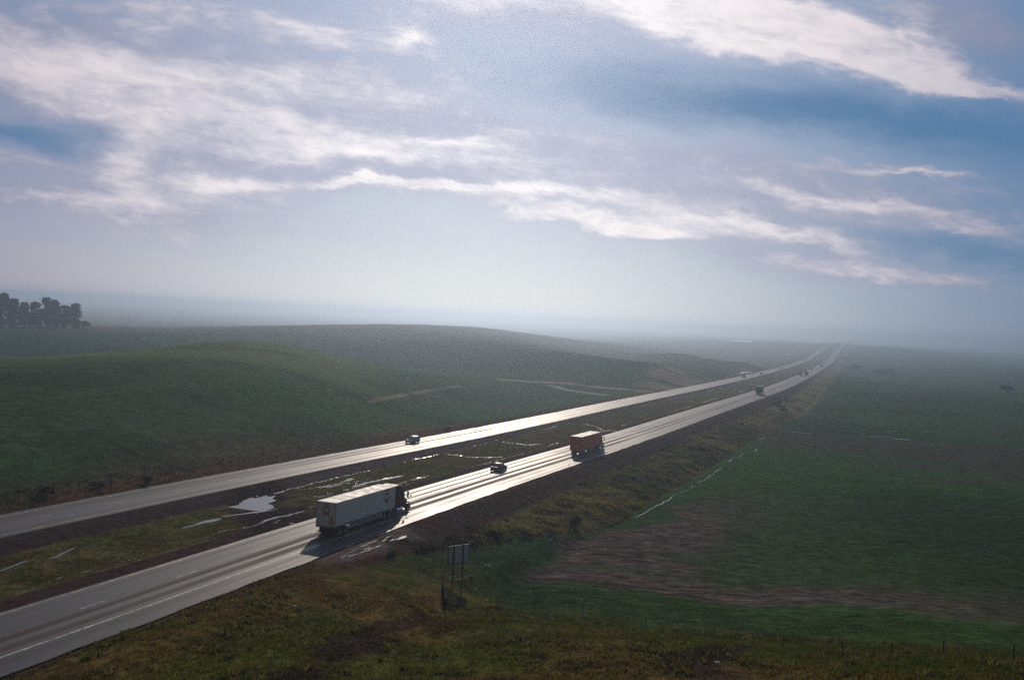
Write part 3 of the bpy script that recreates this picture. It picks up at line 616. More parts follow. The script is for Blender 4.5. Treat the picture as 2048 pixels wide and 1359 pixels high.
# ------------------------------------------------------------------ trees and bushes
def leaf_cloud(name, blobs, n, size, mat, parent, seed):
    """leaf clumps spread through the crown: blobs (x, y, z, rx, ry, rz)"""
    r = np.random.RandomState(seed); vol = np.array([b[3] * b[4] * b[5] for b in blobs]) ** .75; pick = r.choice(len(blobs), n, p=vol / vol.sum()); Bl = np.array(blobs)[pick]
    q = r.normal(size=(n, 3)); q /= np.linalg.norm(q, axis=1)[:, None]; q *= np.abs(r.normal(.62, .34, (n, 1)))
    P = Bl[:, :3] + q * Bl[:, 3:6]; a = r.normal(size=(n, 3)); a /= np.linalg.norm(a, axis=1)[:, None]; t = np.cross(a, r.normal(size=(n, 3))); t /= np.linalg.norm(t, axis=1)[:, None]; b = np.cross(a, t); s = size * (.5 + r.rand(n, 1))
    V = np.stack([P - t * s, P - b * s * .6, P + t * s, P + b * s * .6], 1).reshape(-1, 3); F = np.arange(n * 4).reshape(-1, 4)
    return np_mesh(name, V, F, mat, parent)
def tree(name, loc, h, w, label, cat='tree', group=None, seed=0, leaves=2600, size=.55, mat='leaf', bare=.12):
    """tapered trunk with limbs, crown of uneven clumps"""
    g = random.Random(seed); t = tag(empty(name, loc, g.random() * 6), label, cat, group); m = MB(); top = h * .8; bend = [(g.uniform(-.05, .05) * h, g.uniform(-.05, .05) * h) for _ in range(4)]
    pts = [(0, 0, -.6)] + [(bend[i][0] * (i + 1) / 4, bend[i][1] * (i + 1) / 4, top * (i + 1) / 4) for i in range(4)]; r0 = h * .024
    m.tube(pts, [r0 * 1.3, r0, r0 * .8, r0 * .55, r0 * .2], 8); blobs = []
    for i in range(24):
        f = bare + (1 - bare) * (i + g.random()) / 24; a = g.random() * 6.28; k = min(3, int(f * 4)); bx, by = bend[k][0] * f, bend[k][1] * f; rad = w * .5 * (.35 + .65 * math.sin(min(1, f * 1.05) * 2.6 + .3)) * g.uniform(.55, 1.05)
        e = (bx + math.cos(a) * rad * .75, by + math.sin(a) * rad * .75, h * (f * .86 + .05)); m.tube([(bx * .8, by * .8, h * f * .62), ((bx + e[0]) / 2, (by + e[1]) / 2, (h * f * .62 + e[2]) / 2 + .3), e], [r0 * .4, r0 * .28, r0 * .1], 5)
        blobs.append((e[0], e[1], e[2], w * g.uniform(.17, .30), w * g.uniform(.17, .30), h * g.uniform(.05, .10)))
    blobs.append((bend[3][0], bend[3][1], h * .90, w * .26, w * .26, h * .07)); m.build('trunk', M['bark'], t, True); leaf_cloud('crown', blobs, leaves, size, M[mat], t, seed + 50); return t
def bush(name, loc, h, w, label, cat='bush', group=None, seed=0, mat='bush', leaves=700, size=.3):
    g = random.Random(seed); t = tag(empty(name, loc), label, cat, group); m = MB(); blobs = []
    for i in range(6):
        a = g.random() * 6.28; q = g.uniform(.1, .42) * w; e = (math.cos(a) * q, math.sin(a) * q, h * g.uniform(.45, .85)); m.tube([(0, 0, -.3), (e[0] * .4, e[1] * .4, e[2] * .5), e], [.05 * h, .035 * h, .012 * h], 5); blobs.append((e[0], e[1], e[2], w * .24, w * .24, h * .22))
    m.build('stem', M['bark'], t, True); leaf_cloud('crown', blobs, leaves, size, M[mat], t, seed + 9); return t
def gz(x, y): return float(ground(np.array([float(x)]), np.array([float(y)]))[0])
FW = Vector((0, math.cos(math.atan(44.7 / 1900)), -math.sin(math.atan(44.7 / 1900))))
def on_bearing(deg, dist): return dist * math.sin(math.radians(deg)), dist * math.cos(math.radians(deg))
GROVE = [  # bearing degrees, distance, height, width, what sets it apart
    (-28.95, 722, 25.5, 13, 'tallest eucalyptus with a broad crown at the left end of the hilltop grove'), (-28.25, 735, 24.5, 10, 'tall eucalyptus second from the left end of the hilltop grove'), (-27.75, 728, 21, 8, 'slender eucalyptus just right of the two tallest trees on the hilltop'),
    (-27.2, 742, 17.5, 8.5, 'short round eucalyptus in the dip of the hilltop grove'), (-26.65, 738, 18, 9, 'dense dark eucalyptus left of the grove\'s central peak'), (-26.1, 734, 21.5, 9.5, 'domed eucalyptus forming the central peak of the hilltop grove'), (-25.7, 745, 20.5, 7.5, 'narrow eucalyptus leaning beside the central peak of the grove'),
    (-25.25, 740, 16.5, 8, 'low eucalyptus between the two rounded tops of the grove'), (-24.75, 738, 18.5, 8.5, 'airy eucalyptus with a tufted round top near the right end of the grove')]
for i, (b, dist, h, w, lab) in enumerate(GROVE):
    x, y = on_bearing(b, dist); tree('eucalyptus_tree', (x, y, gz(x, y) - .3), h, w, lab, 'tree', 'eucalyptus grove on the western hilltop', 100 + i, 4200, .62, 'leaf', .06)
x, y = on_bearing(-24.3, 735); bush('hilltop_bush', (x, y, gz(x, y)), 6.5, 9, 'low dark bush at the right end of the hilltop grove', 'bush', None, 8, 'bush', 900, .5)
x, y = on_bearing(-26.9, 728); bush('hilltop_bush', (x, y, gz(x, y)), 5.5, 9, 'scrubby undergrowth at the foot of the eucalyptus grove', 'bush', None, 9, 'bush', 900, .5)
for i, (x, y, h, w, lab) in enumerate([
    (380, 1055, 7, 13, 'left of the two dark bushes standing closest to the far road'), (387, 1053, 5, 10, 'smaller dark bush right beside the bush nearest the far road'), (383, 991, 5.5, 10, 'left bush of the dark row out on the eastern flats'), (384, 974, 7.5, 13, 'tallest dark bush in the middle of the row on the eastern flats'),
    (379, 942, 6, 12, 'right bush of the dark row out on the eastern flats'), (347.6, 663, 5, 8, 'lone dark bush on the fence line at the far right of the flats'), (503, 1433, 7, 14, 'hazy bush beside the far end of the road')]):
    bush('field_bush', (x, y, gz(x, y)), h, w, lab, 'bush', 'dark bushes scattered over the eastern flats', 20 + i, 'bush', 700, .55)
for i, (s, d, h, w, lab) in enumerate([(446, 7.0, 2.2, 4.5, 'dark shrub highest on the embankment near the black truck'), (432, 9.5, 2.0, 4.5, 'dark shrub at the middle of the clump on the far embankment'), (420, 12., 1.8, 5., 'dark shrub lowest in the clump on the far embankment'), (470, 8.5, 2.0, 5, 'dark shrub past the black truck on the far embankment'), (140, 8.6, 1.1, 2.6, 'rusty shrub at the near end of the embankment behind the sign'), (160, 13.6, 1.3, 2.4, 'dark round shrub beside the ditch fence')]):
    x, y, _ = road_point(s, d); x, y = float(x), float(y); bush('embankment_shrub', (x, y, gz(x, y)), h, w, lab, 'shrub', 'shrubs on the embankment', 40 + i, 'drybush' if i == 4 else 'bush', 500, .22)
for i, (s, d, h, w, lab) in enumerate([(133.5, -45.0, 1.5, 2.2, 'dark brown shrub on the far verge beside the rusty weeds'), (126, -46.5, .9, 2.4, 'low rusty shrub left of the dark one on the far verge'), (117.3, -47.5, 1.1, 3.0, 'leftmost rusty shrub on the far verge'), (232, -45., .9, 2., 'small shrub on the far verge ahead of the grey hatchback')]):
    x, y, _ = road_point(s, d); x, y = float(x), float(y); bush('verge_shrub', (x, y, gz(x, y)), h, w, lab, 'shrub', 'shrubs along the far verge', 60 + i, 'drybush', 420, .16)

# ------------------------------------------------------------------ vehicles (x right, y forward, origin on the road under the rear middle)
def wheel(parent, x, y, r=.51, w=.28, dual=False, n=20):
    sg = 1 if x > 0 else -1; t = MB(); h = w / 2
    prof = [(-h, r * .58), (-h, r * .9), (-h * .75, r), (h * .75, r), (h, r * .9), (h, r * .58)]
    t.lathe_x(x, y, r, prof, n)
    if dual: t.lathe_x(x - sg * (w + .06), y, r, prof, n)
    ty = t.build('wheel', M['rubber'], parent, True); m = MB(); k = .55 if dual else .25
    m.lathe_x(x, y, r, [(sg * h * .95, r * .60), (sg * h * .7, r * .52), (sg * h * (.7 - k), r * .42), (sg * h * (.7 - k), r * .2), (sg * h * .9, r * .17), (sg * h * .9, .001)], n); m.build('rim', M['rim'], ty, True); return ty
def rrect(x, y, z0, z1, hw, c, top_in=0.):
    """rounded upright section in the x-z plane at y: half width hw, corner c, top drawn in by top_in"""
    return [(-hw + c, y, z0), (hw - c, y, z0), (hw, y, z0 + c), (hw - top_in * .4, y, (z0 + z1) / 2), (hw - top_in, y, z1 - c), (hw - top_in - c, y, z1), (-hw + top_in + c, y, z1), (-hw + top_in, y, z1 - c), (-hw + top_in * .4, y, (z0 + z1) / 2), (-hw, y, z0 + c)]
def place(o, s, d, back=False):
    x, y, z = road_point(s, d); z = float(z) + (crown(d, -W_EAST, 0) if d > -15 else crown(d, *WR)); _, _, z2 = road_point(s + 10, d); _, _, z1 = road_point(s, d); g = math.atan((float(z2) - float(z1)) / 10); h = road_heading(s)
    o.location = (float(x), float(y), z + .005); o.rotation_euler = (-g if back else g, 0, (math.pi if back else 0) - h); return o

def decal_marks(parent, plane, cx, cz, w, mat):
    """red emblem: rows of small lettering strokes over a winged V; plane maps (u, v) to a point"""
    m = MB(); g = random.Random(4); T = .012
    def slab(poly):
        a = [plane(u, v, 0.) for u, v in poly]; b = [plane(u, v, T) for u, v in poly]; n = len(poly)
        m.add(a + b, [tuple(range(n))[::-1], tuple(range(n, 2 * n))] + [(i, (i + 1) % n, n + (i + 1) % n, n + i) for i in range(n)])
    W = w
    slab([(cx - .50 * W, cz + .02 * W), (cx - .16 * W, cz - .10 * W), (cx, cz - .22 * W), (cx, cz - .52 * W), (cx - .10 * W, cz - .38 * W)]); slab([(cx + .50 * W, cz + .02 * W), (cx + .10 * W, cz - .38 * W), (cx, cz - .52 * W), (cx, cz - .22 * W), (cx + .16 * W, cz - .10 * W)])
    o = m.build('emblem', mat, parent); m = MB()
    for row, (z, hgt) in enumerate(((.42, .17), (.16, .17))):
        for i in range(4):
            u = cx + (-.33 + .175 * i) * W; v = cz + z * W; b = .035 * W; ww = .12 * W; hh = hgt * W; k = (i + row) % 3
            slab([(u, v), (u + b, v), (u + b, v + hh), (u, v + hh)])
            slab([(u + b, v + hh - b), (u + ww, v + hh - b), (u + ww, v + hh), (u + b, v + hh)])
            if k != 1: slab([(u + b, v + hh * .45), (u + ww * .85, v + hh * .45), (u + ww * .85, v + hh * .45 + b), (u + b, v + hh * .45 + b)])
            if k != 2: slab([(u + b, v), (u + ww, v), (u + ww, v + b), (u + b, v + b)])
            if k == 1: slab([(u + ww - b, v + b), (u + ww, v + b), (u + ww, v + hh - b), (u + ww - b, v + hh - b)])
        m.build('lettering', mat, o); m = MB()
    return o

def semi_truck(name, label, L=15.6, H=4.1, trailer='white', roof='roof', cab='maroon', skirt=True, emblem=True, sleeper=True, box=False, rear='white', group=None):
    t = tag(empty(name), label, 'truck', group); HW = 1.29; Z0 = 1.18; y0 = 0.
    b = MB().box(-HW, HW, .04, L, Z0, H - .06, .03); body = b.build('trailer_box', M[trailer], t)
    r = MB().box(-HW - .012, HW + .012, .03, L + .012, H - .10, H, .035); r.build('roof', M[roof], t)
    m = MB()
    for sx in (-1, 1):
        m.box(sx * (HW + .004) - .02, sx * (HW + .004) + .02, .06, L - .02, Z0 - .06, Z0 + .12)
        for k in range(int(L / 1.22) if trailer != 'white' else 0): m.box(sx * (HW + .006) - .006, sx * (HW + .006) + .006, .6 + k * 1.22, .63 + k * 1.22, Z0 + .13, H - .12)
    m.build('side_rail', M['alu'], t)
    if trailer == 'orange':
        m = MB()
        for k in range(18): m.box(-HW + .06, HW - .06, -.012, .035, Z0 + .08 + k * .155, Z0 + .19 + k * .155)
        m.build('rear_door', M[rear], t)
    else:
        for sx in (-1, 1):
            d = MB().box(min(.012 * sx, sx * (HW - .06)), max(.012 * sx, sx * (HW - .06)), -.015, .05, Z0 + .06, H - .13, .01).build('rear_door', M[rear], t); q = MB()
            for u in (.42, .95): q.tube([(sx * u, -.045, Z0 + .08), (sx * u, -.045, H - .16)], .022, 6)
            q.build('lock_rod', M['alu'], d)
            for zz in (1.7, 2.4, 3.1, 3.7): MB().box(min(sx * 1.14, sx * 1.25), max(sx * 1.14, sx * 1.25), -.035, 0., zz, zz + .09).build('hinge', M['alu'], d)
    f = MB().box(-HW - .01, HW + .01, -.03, .05, H - .13, H - .02).box(-HW - .01, -HW + .06, -.03, .05, Z0, H - .13).box(HW - .06, HW + .01, -.03, .05, Z0, H - .13).box(-HW, HW, -.04, .05, Z0 - .16, Z0 + .05); f.build('rear_frame', M['alu' if trailer == 'white' else rear], t)
    for sx in (-1, 1): MB().box(sx * 1.05 - .12, sx * 1.05 + .12, -.06, -.038, Z0 - .12, Z0 - .02, .01).build('tail_light', M['tail'], t)
    g = MB().box(-1.15, 1.15, -.06, .06, .50, .60, .02)
    for sx in (-.75, .75): g.box(sx - .05, sx + .05, -.04, .05, .60, Z0 - .1)
    g.build('underride_guard', M['dark_metal'], t)
    for sx in (-1, 1): MB().box(sx * .85 - .3, sx * .85 + .3, .62, .635, .28, .95).build('mud_flap', M['rubber'], t)
    c = MB()
    for sx in (-.45, .45): c.box(sx - .06, sx + .06, .2, L - .3, .95, 1.15)
    for yy in (1.35, 2.6): c.tube([(-1.05, yy, .51), (1.05, yy, .51)], .07, 8)
    c.box(-.5, .5, 1.0, 3.0, .62, .95); c.build('chassis', M['dark_metal'], t)
    for yy in (1.35, 2.6):
        for sx in (-1, 1): wheel(t, sx * 1.12, yy, dual=True)
    for sx in (-1, 1):
        MB().box(sx * .9 - .06, sx * .9 + .06, L - 2.75, L - 2.6, .35, 1.0).box(sx * .9 - .14, sx * .9 + .14, L - 2.8, L - 2.55, .30, .35).build('landing_leg', M['dark_metal'], t)
        if skirt: MB().box(sx * 1.24 - .012, sx * 1.24 + .012, 3.6, L - 3.3, .50, Z0 - .06).build('side_skirt', M['grey'], t)
    if box:
        MB().box(.62, 1.26, L * .50, L * .50 + 1.7, .42, Z0 - .06, .02).build('storage_box', M['alu'], t)
    if emblem:
        decal_marks(t, lambda u, v, w: (HW + .012 + w, u, v), L - 2.5, 2.95, 1.75, M['red']); decal_marks(t, lambda u, v, w: (u, -.062 - w, v), .05, 3.1, 1.3, M['red'])
        MB().box(.62, .95, -.075, -.06, 1.45, 2.45).build('placard', M['amber'], t)
    # tractor
    Y = L - 1.0; c = MB()
    for sx in (-.42, .42): c.box(sx - .05, sx + .05, Y - 2.3, Y + (5.6 if sleeper else 3.6), .72, .98)
    c.build('frame_rail', M['dark_metal'], t)
    for yy in (Y - 1.6, Y - .25):
        for sx in (-1, 1): wheel(t, sx * 1.08, yy, dual=True)
    MB().tube([(0, Y - .9, 1.0), (0, Y - .9, 1.16)], [.55, .5], 14).build('fifth_wheel', M['dark_metal'], t)
    if sleeper:
        ys = L + .55
        m = MB().loft([rrect(0, ys, .75, 4.0, 1.22, .12, .06), rrect(0, ys + .9, .75, 4.05, 1.24, .16, .08), rrect(0, ys + 1.7, .8, 3.92, 1.22, .22, .14), rrect(0, ys + 2.3, .85, 3.55, 1.18, .26, .20), rrect(0, ys + 2.85, .95, 2.75, 1.12, .2, .16)]); cb = m.build('cab', M[cab], t, True)
        m = MB().loft([rrect(0, ys + 2.8, .75, 2.15, 1.08, .2, .18), rrect(0, ys + 3.6, .72, 2.0, .98, .22, .18), rrect(0, ys + 4.35, .70, 1.80, .86, .25, .16), rrect(0, ys + 4.6, .75, 1.55, .72, .2, .1)]); hd = m.build('hood', M[cab], t, True)
        MB().loft([[(-.98, ys + 2.32, 3.35), (.98, ys + 2.32, 3.35), (1.02, ys + 2.95, 2.2), (-1.02, ys + 2.95, 2.2)], [(-.98, ys + 2.37, 3.37), (.98, ys + 2.37, 3.37), (1.02, ys + 3.0, 2.22), (-1.02, ys + 3.0, 2.22)]]).build('windshield', M['glass'], t)
        yb = ys + 4.62; yw = ys + 3.75; ym = ys + 2.75
        for sx in (-1, 1):
            MB().box(sx * 1.20 - .02, sx * 1.20 + .02, ys - .42, ys + .05, 1.1, 3.8).build('cab_extender', M[cab], t)
            MB().box(sx * 1.225 - .012, sx * 1.225 + .012, ys + .75, ys + 1.25, 2.5, 3.0, .01).build('sleeper_window', M['glass'], t)
            MB().box(sx * 1.19 - .02, sx * 1.19 + .02, ys + 1.75, ys + 2.45, 2.2, 2.95, .015).build('side_window', M['glass'], t)
            MB().loft([[(sx * .78, ys + 3.2, .55), (sx * 1.2, ys + 3.2, .55), (sx * 1.2, ys + 3.2, .75), (sx * .78, ys + 3.2, .75)], [(sx * .78, yw - .25, 1.05), (sx * 1.22, yw - .25, 1.05), (sx * 1.22, yw - .25, 1.2), (sx * .78, yw - .25, 1.2)], [(sx * .78, yw + .25, 1.05), (sx * 1.2, yw + .25, 1.05), (sx * 1.2, yw + .25, 1.2), (sx * .78, yw + .25, 1.2)], [(sx * .7, yb, .55), (sx * 1.05, yb, .55), (sx * 1.05, yb, .9), (sx * .7, yb, .9)]]).build('fender', M[cab], t, True)
            MB().tube([(sx * 1.02, ys + .2, .72), (sx * 1.02, ys + 1.9, .72)], .31, 16).build('fuel_tank', M['chrome'], t, True)
            MB().box(sx * 1.12 - .12, sx * 1.12 + .12, ys + .1, ys + 2.6, .36, .46).build('step', M['alu'], t)
            w = MB().bar((sx * 1.15, ym, 2.9), (sx * 1.45, ym + .15, 2.9), .05).bar((sx * 1.15, ym, 2.2), (sx * 1.45, ym + .15, 2.2), .05).box(sx * 1.5 - .12, sx * 1.5 + .12, ym + .08, ym + .2, 2.1, 3.0, .03); w.build('mirror', M['dark_metal'], t)
            w = MB().bar((sx * .95, ys + 4.1, 1.7), (sx * 1.25, ys + 4.3, 2.1), .035).bm(_ball(sx * 1.27, ys + 4.32, 2.14, .13)); w.build('hood_mirror', M['dark_metal'], t)
            MB().box(sx * .86 - .16, sx * .86 + .16, yb - .08, yb + .03, .95, 1.25, .04).build('headlight', M['lamp'], t)
            wheel(t, sx * 1.05, yw)
        MB().box(-1.15, 1.15, yb - .1, yb + .12, .38, .72, .06).build('bumper', M['chrome'], t)
        MB().box(-.5, .5, yb - .02, yb + .025, .85, 1.5, .05).build('grille', M['chrome'], t)
        MB().tube([(0, ym, .51), (0, ym + .1, .51)], .05, 6).build('axle', M['dark_metal'], t)
    else:
        ys = L + .45
        m = MB().loft([rrect(0, ys, .8, 3.1, 1.18, .12, .06), rrect(0, ys + .9, .8, 3.15, 1.2, .16, .10), rrect(0, ys + 1.25, .85, 2.95, 1.18, .2, .16), rrect(0, ys + 1.6, .9, 2.2, 1.15, .18, .12), rrect(0, ys + 2.5, .75, 1.9, .95, .2, .12), rrect(0, ys + 2.8, .75, 1.6, .85, .2, .1)]); m.build('cab', M[cab], t, True)
        m = MB().loft([[(-1.0, ys + .05, 3.1), (1.0, ys + .05, 3.1), (1.0, ys + .05, H - .15), (-1.0, ys + .05, H - .15)], [(-1.0, ys + .5, 3.1), (1.0, ys + .5, 3.1), (.95, ys + .5, 3.7), (-.95, ys + .5, 3.7)], [(-.9, ys + 1.0, 3.1), (.9, ys + 1.0, 3.1), (.85, ys + 1.0, 3.2), (-.85, ys + 1.0, 3.2)]]); m.build('wind_deflector', M[cab], t, True)
        MB().loft([[(-.95, ys + 1.2, 2.95), (.95, ys + 1.2, 2.95), (1.0, ys + 1.6, 2.2), (-1.0, ys + 1.6, 2.2)], [(-.95, ys + 1.25, 2.97), (.95, ys + 1.25, 2.97), (1.0, ys + 1.66, 2.22), (-1.0, ys + 1.66, 2.22)]]).build('windshield', M['glass'], t)
        for sx in (-1, 1):
            MB().box(sx * 1.185 - .02, sx * 1.185 + .02, ys + .35, ys + 1.0, 2.15, 2.85, .015).build('side_window', M['glass'], t); MB().tube([(sx * 1.0, ys - .1, .72), (sx * 1.0, ys + 1.1, .72)], .3, 14).build('fuel_tank', M['chrome'], t, True)
            MB().bar((sx * 1.15, ys + 1.3, 2.8), (sx * 1.42, ys + 1.4, 2.8), .05).box(sx * 1.48 - .1, sx * 1.48 + .1, ys + 1.35, ys + 1.45, 2.0, 2.85, .03).build('mirror', M['dark_metal'], t)
            MB().box(sx * .75 - .14, sx * .75 + .14, ys + 2.72, ys + 2.84, 1.0, 1.25, .03).build('headlight', M['lamp'], t); wheel(t, sx * 1.05, ys + 2.0)
        MB().box(-1.12, 1.12, ys + 2.75, ys + 2.95, .4, .72, .05).build('bumper', M['chrome'], t)
    return t
def _ball(x, y, z, r):
    bm = bmesh.new(); bmesh.ops.create_icosphere(bm, subdivisions=2, radius=r)
    for v in bm.verts: v.co += Vector((x, y, z))
    return bm

def car(name, label, cat='car', paint='blackcar', L=4.5, W=1.8, H=1.48, kind='sedan', group=None):
    """body of one loft, glazed cabin above; rear at y=0"""
    t = tag(empty(name), label, cat, group); h = W / 2; belt = .92 if kind != 'suv' else 1.05
    def sec(y, z0, z1, hw): return rrect(0, y, z0, z1, hw, .10, .08)
    prof = dict(sedan=[(0, .26, .84, .86), (.18, .20, .93, .95), (1.0, .20, .96, 1.), (2.4, .20, .95, 1.), (3.3, .20, .93, 1.), (3.9, .22, .84, .96), (4.35, .28, .72, .88), (4.5, .40, .62, .78)],
                hatch=[(0, .40, .95, .88), (.16, .28, 1.0, .96), (1.0, .20, .98, 1.), (2.4, .20, .96, 1.), (3.3, .20, .94, 1.), (3.9, .22, .86, .96), (4.35, .28, .74, .88), (4.5, .40, .62, .78)],
                suv=[(0, .46, 1.05, .90), (.14, .34, 1.1, .97), (1.0, .28, 1.10, 1.), (2.4, .28, 1.08, 1.), (3.3, .28, 1.06, 1.), (3.9, .30, 1.0, .97), (4.35, .36, .9, .9), (4.5, .46, .75, .82)])[kind]
    k = L / 4.5; body = MB().loft([sec(y * k, a, b, h * w) for y, a, b, w in prof]).build('body', M[paint], t, True)
    c = dict(sedan=(.55, 1.35, 2.55, 3.35), hatch=(.10, .55, 2.45, 3.35), suv=(.08, .40, 2.45, 3.25))[kind]; c = [q * k for q in c]; zb = belt - .04; hb = h * .93; ht = h * .74
    cab = MB().loft([[(-hb, c[0], zb), (hb, c[0], zb), (hb, c[3], zb), (-hb, c[3], zb)], [(-hb * .98, c[0] + .06, zb + .1), (hb * .98, c[0] + .06, zb + .1), (hb * .98, c[3] - .12, zb + .1), (-hb * .98, c[3] - .12, zb + .1)], [(-ht, c[1] - .05, H - .05), (ht, c[1] - .05, H - .05), (ht, c[2] + .06, H - .05), (-ht, c[2] + .06, H - .05)], [(-ht + .08, c[1] + .1, H), (ht - .08, c[1] + .1, H), (ht - .08, c[2] - .1, H), (-ht + .08, c[2] - .1, H)]]); cab.build('roof', M[paint], t, True)
    def pane(n, q, off):
        o = Vector(off); a = [Vector(p) + o * .004 for p in q]; b = [Vector(p) + o * .022 for p in q]; return MB().loft([a, b]).build(n, M['glass'], t)
    def at(f, u, z):    # point on the cabin surface, f 0 rear .. 1 front, u -1..1
        tt = (z - zb) / (H - .05 - zb); return Vector((u * (hb + (ht - hb) * tt), (c[0] + (c[1] - .05 - c[0]) * tt) * (1 - f) + (c[3] + (c[2] + .06 - c[3]) * tt) * f, z))
    z1, z2 = zb + .10, H - .12
    pane('rear_window', [at(0, -.82, z1), at(0, .82, z1), at(0, .82, z2), at(0, -.82, z2)], (0, -1, .35)); pane('windshield', [at(1, -.86, z1), at(1, .86, z1), at(1, .86, z2), at(1, -.86, z2)], (0, 1, .6))
    for sx in (-1, 1):
        for f0, f1 in ((.10, .50), (.54, .90)): pane('side_window', [at(f0, sx, z1), at(f1, sx, z1), at(f1, sx, z2), at(f0, sx, z2)], (sx, 0, .3))
        MB().box(sx * h * .72 - .16, sx * h * .72 + .16, -.02, .12, belt - .22, belt - .08, .03).build('tail_light', M['tail'], t)
        MB().box(sx * h * .66 - .17, sx * h * .66 + .17, L - .24, L + .005, belt - .34, belt - .20, .04).build('headlight', M['lamp'], t)
        MB().box(sx * (h + .02) - .09, sx * (h + .02) + .09, c[3] - .75 * k, c[3] - .6 * k, belt, belt + .14, .04).build('mirror', M[paint], t)
        for y in (.85 * k, 3.55 * k): wheel(t, sx * (h - .10), y, .33, .21, n=18)
    MB().box(-h * .85, h * .85, -.05, .12, .32, .52, .05).build('bumper', M[paint], t); MB().box(-h * .84, h * .84, L - .14, L + .04, .28, .48, .05).build('bumper', M[paint], t)
    MB().box(-.26, .26, -.065, -.045, .60, .72).build('number_plate', M['white'], t)
    return t

place(semi_truck('semi_truck', 'white semi trailer with red winged emblem and pale roof behind a maroon sleeper cab'), 117.8, -4.85)
place(semi_truck('semi_truck', 'orange semi trailer with a pale roof and grey storage box beneath it', L=13.2, H=4.0, trailer='orange', cab='orange_cab', skirt=False, emblem=False, sleeper=False, box=True, rear='orange'), 213.6, -4.75)
place(car('dark_car', 'dark maroon car with a glinting roof, between the white and orange trucks', 'car', 'blackcar', 4.5, 1.82, 1.46, 'sedan'), 180.2, -8.75)
place(car('grey_car', 'grey hatchback with a pale roof driving towards us alone on the far carriageway', 'car', 'silver', 4.1, 1.75, 1.5, 'hatch'), 207.5, -39.7, True)
def box_truck(name, label, paint, H=3.5, L=7., group=None):
    t = tag(empty(name), label, 'truck', group); MB().box(-1.22, 1.22, 0, L, .95, H, .04).build('cargo_box', M[paint], t); MB().box(-1.1, 1.1, -.02, .02, 1.05, H - .15, .01).build('rear_door', M['dark_metal'], t)
    MB().loft([rrect(0, L + .1, .6, 2.5, 1.05, .1, .05), rrect(0, L + 1.0, .6, 2.5, 1.05, .12, .08), rrect(0, L + 1.5, .6, 1.7, 1.02, .12, .08), rrect(0, L + 2.2, .6, 1.4, .95, .12, .08)]).build('cab', M[paint], t, True)
    MB().box(-.4, .4, .1, L + 2., .62, .92).box(-1.1, 1.1, -.06, .06, .45, .56).build('chassis', M['dark_metal'], t)
    MB().loft([[(-.9, L + 1.05, 2.4), (.9, L + 1.05, 2.4), (.95, L + 1.48, 1.75), (-.95, L + 1.48, 1.75)], [(-.9, L + 1.1, 2.42), (.9, L + 1.1, 2.42), (.95, L + 1.53, 1.77), (-.95, L + 1.53, 1.77)]]).build('windshield', M['glass'], t)
    for sx in (-1, 1):
        for y, du in ((1.4, True), (L + 1.3, False)): wheel(t, sx * .98, y, .44, .24, du, 14)
        MB().box(sx * 1.0 - .1, sx * 1.0 + .1, -.05, 0, .75, .9).build('tail_light', M['tail'], t)
    return t
place(box_truck('box_truck', 'black square-backed truck on the right beyond the orange truck', 'black', 3.9, 8.), 466., -4.75)
FARG = 'small distant traffic on the far stretch of road'
bt = box_truck('box_truck', 'left of the two small dark trucks driving side by side far off', 'black', 3.4, 6.5, FARG); place(bt, 798., -8.75)
for lab, s, d, back in [('right of the two small dark trucks driving side by side far off', 807., -4.75, False), ('lone dark truck on the near carriageway past the side-by-side pair', 1143., -4.9, False), ('farthest oncoming dark truck near the far end of the left carriageway', 1421., -38.6, True)]:
    c = copy_tree(bt); c['label'] = lab; place(c, s, d, back)
van = car('dark_van', 'dark oncoming van with a bright front at the foot of the far hill', 'van', 'darkblue', 5.2, 1.95, 2.1, 'suv'); place(van, 671., -37.6, True)
fc = car('small_car', 'tiny dark oncoming car on the far carriageway just beyond the dark van', 'car', 'blackcar', 4.5, 1.8, 1.5, 'hatch', FARG); place(fc, 768., -35.6, True)
for lab, s, d, back in [('tiny dark oncoming car midway along the far left carriageway', 979., -35.6, True), ('tiny dark car between the paired trucks and the lone truck ahead', 1010., -9., False), ('tiny dark car ahead of the lone far truck on the near carriageway', 1300., -8.8, False), ('tiny dark car nearest the far crest of the near carriageway', 1480., -8.8, False)]:
    c = copy_tree(fc); c['label'] = lab; place(c, s, d, back)

# ------------------------------------------------------------------ sign, fences, roadside
def sign():
    x, y = -4.8, 106.2; z = gz(x, y); t = tag(empty('roadside_sign', (x, y, z), math.radians(36)), 'bare back of a grey roadside sign on two rusty posts beside the dark picket fence', 'sign')
    MB().box(-1.36, 1.36, -.025, .025, 1.95, 3.95, .01).build('sign_panel', M['signback'], t); f = MB()
    for a in (-1.38, 1.38): f.box(a - .035, a + .035, -.06, .035, 2.35 if a > 0 else 1.93, 3.96)
    f.box(-1.42, 1.42, -.05, .045, 1.90, 1.96); f.build('panel_edge', M['steel_post'], t)
    for a in (-.72, .52): MB().box(a - .06, a + .06, -.16, -.03, -.6, 3.98).build('post', M['steel_post'], t)
    MB().box(-.85, .65, -.20, -.14, .42, .52).build('cross_brace', M['steel_post'], t); MB().box(-.5, 1.85, -.30, -.17, .0, .14).box(1.6, 1.75, -.32, -.15, .14, .34).build('skid_beam', M['darkwood'], t)
    q = MB()
    for zz in (2.4, 3.0, 3.6): q.box(-1.30, 1.30, -.045, -.026, zz - .03, zz + .03)
    q.build('stiffener', M['signback'], t)
sign()
